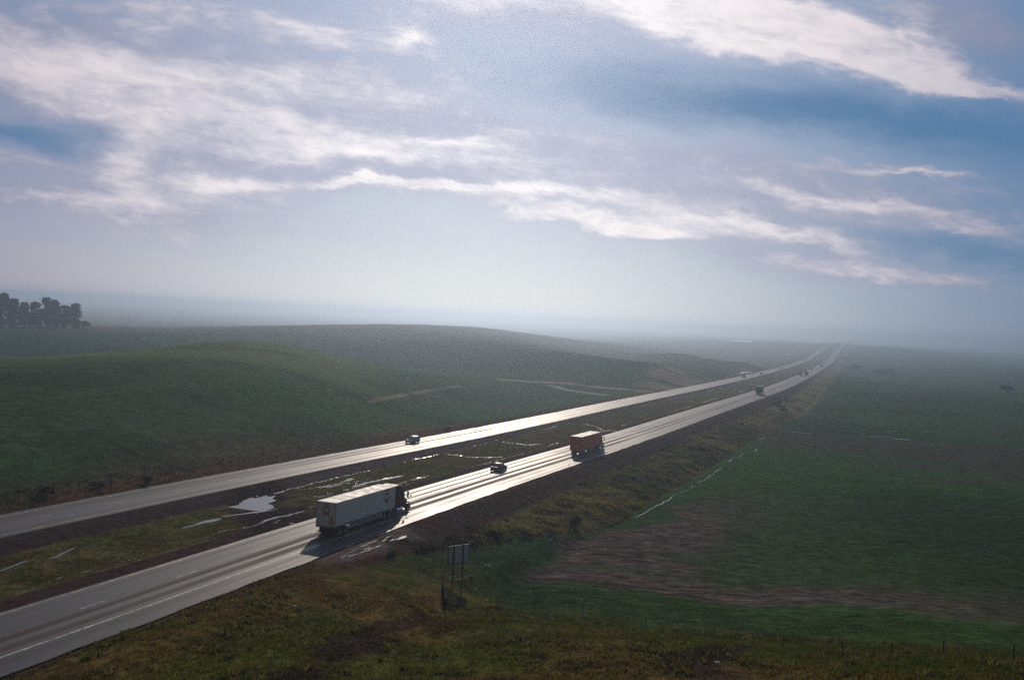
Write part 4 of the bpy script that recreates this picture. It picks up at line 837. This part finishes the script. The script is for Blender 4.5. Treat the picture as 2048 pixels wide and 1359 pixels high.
def picket_fence():
    P = np.array([(-6.75, 114.5), (-6.5, 109.), (-6.3, 104.), (-5.95, 99.), (-5.45, 95.), (-5.25, 93.3)]); L = np.concatenate([[0], np.cumsum(np.hypot(*np.diff(P, axis=0).T))]); t = tag(empty('picket_fence', (-5.3, 93.4, gz(-5.3, 93.4))), 'dark picket fence running from the near hill up past the sign', 'fence'); o = Vector(t.location)
    q = np.arange(0, L[-1], .26); x = np.interp(q, L, P[:, 0]); y = np.interp(q, L, P[:, 1]); z = ground(x, y); m = MB(); rail = MB(); g = random.Random(2)
    for i in range(len(q)): m.box(x[i] - o.x - .07, x[i] - o.x + .07, y[i] - o.y - .04, y[i] - o.y + .03, z[i] - o.z - .2, z[i] - o.z + 1.3 + g.uniform(-.08, .08))
    x2 = np.linspace(-5.25, -4.25, 8)[1:]; y2 = np.linspace(93.3, 94.5, 8)[1:]; z2 = ground(x2, y2)
    for i in range(7): m.box(x2[i] - o.x - .05, x2[i] - o.x + .05, y2[i] - o.y - .03, y2[i] - o.y + .03, z2[i] - o.z - .2, z2[i] - o.z + .85 + g.uniform(-.1, .1))
    pk = m.build('picket', M['darkwood'], t); pk['kind'] = 'stuff'
    for k in (.35, .9):
        pts = [(x[i] - o.x, y[i] - o.y, z[i] - o.z + k) for i in range(0, len(q), 6)] + [(x2[i] - o.x, y2[i] - o.y, z2[i] - o.z + k * .7) for i in (0, 3, 6)]
        for a, b in zip(pts[:-1], pts[1:]): rail.bar(a, b, .05, .09)
    rail.build('rail', M['darkwood'], t); z3 = gz(-4.1, 94.6) - o.z; c = Vector((-4.1 - o.x, 94.6 - o.y, z3))
    MB().bar(c + Vector((0, 0, -.4)), c + Vector((.05, 0, 1.55)), .16).build('corner_post', M['darkwood'], t); MB().bar(c + Vector((0, 0, 1.0)), c + Vector((1.05, -.7, .1)), .09).build('brace', M['darkwood'], t)
picket_fence()
def wire_fence(name, label, pts, h, sub, wires=(.45, .8, 1.15), pw=.07, lean=0.):
    """posts (each its own part) and the strands between them"""
    t = tag(empty(name, (pts[0][0], pts[0][1], gz(*pts[0]))), label, 'fence'); o = Vector(t.location); g = random.Random(len(pts)); tops = []
    for x, y in pts:
        b = Vector((x, y, gz(x, y))) - o; e = b + Vector((g.uniform(-lean, lean), g.uniform(-lean, lean), h + g.uniform(-.08, .08))); MB().bar(b + Vector((0, 0, -.4)), e, pw).build('post', M[sub], t); tops.append((b, e))
    m = MB()
    for (b0, e0), (b1, e1) in zip(tops[:-1], tops[1:]):
        for k in wires:
            p, q = b0.lerp(e0, k / h), b1.lerp(e1, k / h); m.tube([p, (p + q) / 2 - Vector((0, 0, .04)), q], .006, 4, False)
    m.build('wire', M['wire'], t); return t
wire_fence('wire_fence', 'wire fence on slim dark posts curving along the foot of the near hill', [(-.2, 96.2), (1.8, 97.3), (3.6, 98.2), (8.6, 97.), (14.6, 93.2), (20.0, 87.), (24.2, 80.), (27.4, 74.8), (29.5, 70.5), (31.3, 66.2), (33.4, 61.)], 1.3, 'post', lean=.05)
x = [road_point(s, d)[:2] for s, d in ((128.5, 10.2), (134.5, 11.), (140.5, 11.6), (147., 13.4), (154., 14.6), (161., 15.2), (169., 15.8), (178., 16.), (188., 16.2), (199., 16.4), (211., 16.4), (224., 16.4))]
wire_fence('wire_fence', 'faint wire fence on thin posts along the ditch behind the sign', [(float(a), float(b)) for a, b in x], 1.35, 'post', pw=.05)
def marker(s, d, label, mat='reflector', h=1.15, fat=.09, group='slim marker posts at the road edge'):
    x, y, _ = road_point(s, d); x, y = float(x), float(y); z = gz(x, y); t = tag(empty('marker_post', (x, y, z), -road_heading(s)), label, 'marker post', group)
    MB().box(-fat / 2, fat / 2, -.012, .012, -.3, h, .004).build('post', M[mat], t); MB().box(-fat * .4, fat * .4, -.02, -.0125, h - .18, h - .05).build('reflector', M['lamp'], t); return t
marker(125.2, .25, 'slim marker post at the road edge beside the white truck\'s cab'); marker(195., .5, 'slim marker post at the road edge just short of the orange truck')
x, y, _ = road_point(192.2, -27.6); x, y = float(x), float(y)
t = tag(empty('marker_cone', (x, y, float(med_z(np.array([192.2]), np.array([-27.6]))[0]))), 'small red marker standing at the wet edge of the median', 'marker')
m = MB().tube([(0, 0, .05), (0, 0, .35), (0, 0, .85)], [.17, .12, .05], 12); m.build('cone', M['cone'], t, True); MB().box(-.24, .24, -.24, .24, 0, .06, .02).build('base', M['rubber'], t)
def rag(x, y, w, seed, label):
    """a crumpled sheet lying in the grass"""
    r = np.random.RandomState(seed); n = 7; a, b = np.meshgrid(np.linspace(-.5, .5, n), np.linspace(-.5, .5, n)); rr = 1 - .35 * np.hypot(a, b) * r.rand(n, n); z = gz(x, y) + .14 + .3 * w * r.rand(n, n); V = np.stack([(x + a * w * rr).ravel(), (y + b * w * .7 * rr).ravel(), z.ravel()], 1)
    tag(np_mesh('litter', V, grid_faces(n, n), M['litter']), label, 'litter', 'white litter scattered in the grass')
for i, (x, y, w, lab) in enumerate([(-1.7, 115.5, .75, 'largest white sheet of litter, right of the sign near the ploughed tip'), (-.3, 128.9, .45, 'white scrap of litter behind the sign at the foot of the embankment'), (1.1, 131.1, .35, 'small white scrap second along the foot of the embankment'), (2.8, 133.6, .5, 'white scrap farthest along the foot of the embankment'), (6.9, 134, .5, 'white scrap in the bright green grass beside the ditch fence'),
    (-2.7, 105.8, .35, 'small pale scrap just right of the sign\'s feet'), (-1.4, 103.3, .55, 'pale crumpled scrap in the bare patch below the sign'), (15.1, 64.6, .42, 'white scrap in the muddy hollow on the near hill'), (-17.6, 81.3, .4, 'small white scrap in the brown grass below the white truck')]): rag(x, y, w, i, lab)
# pale shed far out in the haze
t = tag(empty('farm_shed', (538, 2212, gz(538, 2212)), -.45), 'long pale shed far out in the haze left of the road', 'building')
MB().box(-24, 24, -35, 35, -1, 6).build('wall', M['pale_wall'], t); m = MB()
for e in (-1, 1): m.loft([[(-25, e * 36.5, 6), (25, e * 36.5, 6), (25, 0, 9.2), (-25, 0, 9.2)], [(-25, e * 36.5, 6.3), (25, e * 36.5, 6.3), (25, 0, 9.5), (-25, 0, 9.5)]])
m.build('roof', M['pale_roof'], t)
for k in (-16, 0, 16): MB().box(k - 3, k + 3, -35.1, -35.02, -1, 4.5).build('door', M['grey'], t)

# ------------------------------------------------------------------ light, sky, air, camera
SUN_AZ, SUN_EL = math.radians(-1.5), math.radians(21.5)
sd = bpy.data.lights.new('sun', 'SUN'); sd.energy = 2.5; sd.angle = math.radians(.7); sd.color = (1., .85, .70)
so = bpy.data.objects.new('sun', sd); COL.objects.link(so)
so.rotation_euler = Vector((math.sin(SUN_AZ) * math.cos(SUN_EL), math.cos(SUN_AZ) * math.cos(SUN_EL), math.sin(SUN_EL))).to_track_quat('Z', 'Y').to_euler()

def build_world():
    w = bpy.data.worlds.new('World'); SC.world = w; w.use_nodes = True; nt = w.node_tree; nt.nodes.clear(); g = NT(nt)
    out = g.node('ShaderNodeOutputWorld'); bg = g.node('ShaderNodeBackground'); g.L.new(bg.outputs[0], out.inputs[0]); bg.inputs[1].default_value = .1
    tc = g.node('ShaderNodeTexCoord').outputs['Generated']; X, Y, Z = g.sep(tc)
    sky = g.node('ShaderNodeTexSky', sky_type='NISHITA'); sky.sun_disc = False; sky.sun_elevation = SUN_EL; sky.sun_rotation = SUN_AZ; sky.air_density = 1.0; sky.dust_density = 1.0; sky.ozone_density = 1.5; sky.altitude = 100
    front = g.step(Y, .05, .25); yy = g.m('MAXIMUM', Y, .15); zz = g.m('MAXIMUM', Z, 0.)
    u = g.m('DIVIDE', X, yy); v = g.m('DIVIDE', zz, yy)
    # cloud layer seen in perspective: horizontal position on a layer overhead
    pz = g.add(zz, .09); P = g.xyz(g.m('DIVIDE', X, pz), g.m('DIVIDE', Y, pz), 0.)
    warp = g.noise(P, .9, 4, .55, 0., True); wx, wy, _ = g.sep(warp)
    ca, sa = math.cos(-.13), math.sin(-.13)
    su = g.add(g.mul(u, ca), g.mul(v, sa)); sv = g.add(g.mul(u, -sa), g.mul(v, ca))
    f_str = g.noise(g.xyz(g.mul(su, 3.2), g.add(g.mul(sv, 17.), g.mul(wy, .9)), 0.), 1., 7, .58, .35)    # streaks
    f_wisp = g.noise(g.xyz(g.add(g.mul(su, 8.), g.mul(wx, 1.1)), g.mul(sv, 20.), 4.), 1., 8, .62, .5)
    f_puff = g.noise(g.xyz(g.add(g.mul(su, 22.), g.mul(wx, 2.)), g.add(g.mul(sv, 44.), g.mul(wy, 2.)), 8.), 1., 9, .66, .5)
    f_far = g.noise(P, .55, 8, .6, .3)                                                                  # the rest of the sky
    warp2 = g.noise(g.xyz(g.mul(su, 9.), g.mul(sv, 22.), 2.), 1., 6, .62, .3, True); qx, qy, _ = g.sep(warp2)
    du = g.add(g.mul(g.add(wx, -.5), .09), g.mul(g.add(qx, -.5), .12)); dv = g.add(g.mul(g.add(wy, -.5), .03), g.mul(g.add(qy, -.5), .055)); uu = g.add(u, du); vv = g.add(v, dv)
    def blobs(L):
        tot = None
        for bu, bv, a, b, t, k in L:
            c, s = math.cos(t), math.sin(t); x = g.add(uu, -bu); y = g.add(vv, -bv)
            p = g.m('DIVIDE', g.add(g.mul(x, c), g.mul(y, s)), a); q = g.m('DIVIDE', g.add(g.mul(y, c), g.mul(x, -s)), b)
            e = g.mul(g.m('EXPONENT', g.mul(g.add(g.mul(p, p), g.mul(q, q)), -1.)), k)
            tot = e if tot is None else g.add(tot, e)
        return tot
    bright = blobs([(-0.518, 0.239, 0.0895, 0.0316, -0.16, 0.8), (-0.376, 0.23, 0.1368, 0.0211, -0.091, 0.85), (-0.429, 0.259, 0.0842, 0.0158, -0.195, 0.4), (-0.39, 0.196, 0.1158, 0.0126, -0.056, 0.8), (-0.254, 0.202, 0.0947, 0.0126, -0.056, 0.55), (-0.211, 0.173, 0.1263, 0.0116, -0.004, 0.8), (-0.086, 0.183, 0.0789, 0.0084, -0.004, 1.0), (-0.148, 0.162, 0.1368, 0.0084, 0.014, 0.9), (-0.256, 0.241, 0.0842, 0.0137, -0.16, 0.45), (-0.226, 0.277, 0.0789, 0.0116, -0.125, 0.75), (-0.127, 0.275, 0.0316, 0.0137, -0.299, 1.1), (-0.395, 0.302, 0.1474, 0.0189, -0.091, 0.5), (-0.407, 0.151, 0.0316, 0.0447, -0.126, 0.85), (-0.377, 0.113, 0.0684, 0.0289, -0.039, 0.6), (-0.488, 0.136, 0.0947, 0.0084, -0.056, 0.45), (-0.497, 0.107, 0.1105, 0.0063, -0.004, 0.55), (-0.309, 0.128, 0.05, 0.0068, 0.048, 1.0), (-0.146, 0.133, 0.0895, 0.0058, 0.014, 1.1), (-0.041, 0.132, 0.1579, 0.0079, -0.004, 1.35), (0.044, 0.11, 0.1211, 0.0089, -0.073, 1.1), (0.139, 0.098, 0.0579, 0.0068, -0.056, 1.2), (0.217, 0.113, 0.1211, 0.0116, -0.091, 1.0), (0.357, 0.141, 0.1526, 0.0079, -0.056, 1.0), (0.307, 0.099, 0.0579, 0.0074, -0.195, 0.7), (0.485, 0.12, 0.0579, 0.0074, -0.056, 0.8), (0.122, 0.327, 0.0947, 0.0242, -0.194, 1.35), (0.217, 0.315, 0.0895, 0.0253, -0.229, 1.2), (0.312, 0.299, 0.1105, 0.0263, -0.229, 1.1), (0.422, 0.287, 0.1105, 0.0211, -0.229, 1.25), (0.471, 0.269, 0.0632, 0.0095, -0.056, 1.2), (0.263, 0.329, 0.1368, 0.0263, -0.125, 0.9), (0.383, 0.069, 0.1158, 0.0074, -0.056, 0.65), (0.355, 0.177, 0.0895, 0.0047, -0.021, 0.55), (0.424, 0.173, 0.0632, 0.0042, -0.004, 0.6), (-0.061, 0.324, 0.0789, 0.0211, 0.048, 0.6), (0.227, 0.42, 0.2632, 0.0474, 0.048, 1.0), (-0.398, 0.39, 0.3158, 0.0474, 0.048, 0.5)]); grey = blobs([(-0.37, 0.22, 0.3368, 0.1, -0.108, 1.1), (-0.149, 0.195, 0.2211, 0.0474, -0.039, 0.7), (-0.298, 0.245, 0.2105, 0.0137, -0.195, 0.6), (-0.208, 0.215, 0.1263, 0.0074, -0.091, 0.5), (-0.048, 0.155, 0.3368, 0.0242, -0.004, 0.85), (0.136, 0.167, 0.2737, 0.0295, -0.021, 0.8), (0.305, 0.133, 0.2211, 0.0421, -0.039, 0.7), (0.472, 0.331, 0.0895, 0.0263, -0.211, 1.5), (-0.008, 0.311, 0.1737, 0.0395, -0.09, 0.9), (0.324, 0.074, 0.1737, 0.0242, -0.056, 0.45), (-0.44, 0.113, 0.1789, 0.0368, -0.004, 0.6), (-0.369, 0.069, 0.2211, 0.0316, -0.004, 0.45), (0.246, 0.072, 0.2632, 0.0263, -0.021, 0.35)]); deep = blobs([(0.352, 0.228, 0.2316, 0.0263, -0.039, 1.0), (-0.531, 0.17, 0.1, 0.0158, -0.039, 0.9), (-0.478, 0.153, 0.0632, 0.0105, -0.039, 0.5), (0.481, 0.094, 0.1368, 0.0158, -0.091, 0.7), (0.532, 0.212, 0.1053, 0.0947, 0.048, 0.4), (0.105, 0.251, 0.1579, 0.0263, -0.056, 0.3), (-0.347, 0.154, 0.0316, 0.0158, 0.048, 0.3)])
    r2 = g.m('POWER', g.m('ABSOLUTE', g.m('DIVIDE', g.add(u, .04), .43)), 2.)
    glow = g.m('EXPONENT', g.mul(r2, -1.)); low = g.m('EXPONENT', g.mul(v, -7.))
    f_fine = g.noise(g.xyz(g.add(g.mul(su, 26.), g.mul(wx, 2.5)), g.mul(sv, 95.), 12.), 1., 8, .68, .7)
    tex = g.add(g.add(g.mul(f_str, .27), g.mul(f_wisp, .28)), g.add(g.mul(f_puff, .25), g.mul(f_fine, .20)))
    tex = g.add(g.mul(g.add(tex, -.5), 2.8), .5)
    # clear air: pale towards the sun's bearing and the horizon, blue away from it
    nis = sky.outputs[0]
    col = g.mix(low, g.mix(glow, (1.05, 2.05, 3.75), (3.5, 4.1, 5.8)), g.mix(glow, g.mix(g.step(u, -.35, .4), (3.3, 2.7, 3.6), (.9, 1.7, 3.2)), (7.4, 7.8, 8.0)))
    col = g.mix(.08, col, g.mix(1., nis, (.5, .6, .75), 'MULTIPLY'))
    col = g.mix(g.mul(g.m('MINIMUM', g.mul(deep, g.add(1.2, g.mul(f_str, -.4))), 1.), .85), col, (.72, 1.9, 3.6))
    # broken cloud: where it lies, and how brightly it is lit through
    cover = g.step(g.add(g.add(g.mul(grey, .85), g.mul(bright, .85)), g.mul(g.add(tex, -.5), .95)), .15, 1.1)
    cover = g.mul(cover, g.add(1., g.mul(g.m('MINIMUM', deep, 1.), -.75)))
    lit = g.step(g.add(g.mul(tex, .92), g.mul(g.m('MINIMUM', bright, 1.25), .44)), .34, 1.2)
    cc = g.mix(lit, g.mix(glow, (2.2, 2.3, 3.3), (4.5, 4.6, 5.9)), g.mix(glow, (5.9, 5.1, 5.7), (10.4, 9.9, 9.9)))
    col = g.mix(g.mul(cover, g.add(.70, g.mul(lit, .28))), col, cc)
    oth = g.mix(g.step(f_far, .42, .64), g.mix(1., nis, (.2, .23, .26), 'MULTIPLY'), (1.5, 1.5, 1.75))
    col = g.mix(front, oth, col)
    g.L.new(col, bg.inputs[0])
    w.cycles.sampling_method = 'MANUAL'; w.cycles.sample_map_resolution = 1024
build_world()

def build_haze():
    b = MB().box(-9000, 9000, -9000, 9000, -31, 41); m = bpy.data.materials.new('haze_air'); m.use_nodes = True; nt = m.node_tree; nt.nodes.clear()
    out = nt.nodes.new('ShaderNodeOutputMaterial'); v = nt.nodes.new('ShaderNodeVolumePrincipled'); nt.links.new(v.outputs[0], out.inputs['Volume'])
    v.inputs['Color'].default_value = (.45,.56,.70) + (1,); v.inputs['Density'].default_value = .00052; v.inputs['Anisotropy'].default_value = .82
    try: m.cycles.homogeneous_volume = True
    except Exception: pass
    o = b.build('haze', m); tag(o, kind='stuff'); return o
build_haze()

cd = bpy.data.cameras.new('camera'); cam = bpy.data.objects.new('camera', cd); COL.objects.link(cam); SC.camera = cam
cd.sensor_width = 36; cd.lens = 1900 / 2048 * 36; cd.clip_start = .3; cd.clip_end = 60000
pitch = math.atan(44.7 / 1900); roll = math.radians(2.78)
fw = Vector((0, math.cos(pitch), -math.sin(pitch))); r0 = Vector((1, 0, 0)); u0 = r0.cross(fw)
rx = math.cos(roll) * r0 + math.sin(roll) * u0; ux = -math.sin(roll) * r0 + math.cos(roll) * u0
cam.matrix_world = Matrix(((rx.x, ux.x, -fw.x, 0), (rx.y, ux.y, -fw.y, 0), (rx.z, ux.z, -fw.z, 27.), (0, 0, 0, 1)))

SC.view_settings.view_transform = 'Standard'; SC.view_settings.look = 'None'; SC.view_settings.gamma = 1; SC.view_settings.exposure = 0.; SC.view_settings.use_curve_mapping = False
cy = SC.cycles
cy.max_bounces = 6; cy.diffuse_bounces = 2; cy.glossy_bounces = 3; cy.transmission_bounces = 4; cy.volume_bounces = 1; cy.transparent_max_bounces = 6
cy.sample_clamp_indirect = 2.5; cy.sample_clamp_direct = 12.; cy.caustics_reflective = False; cy.caustics_refractive = False
cy.use_denoising = False
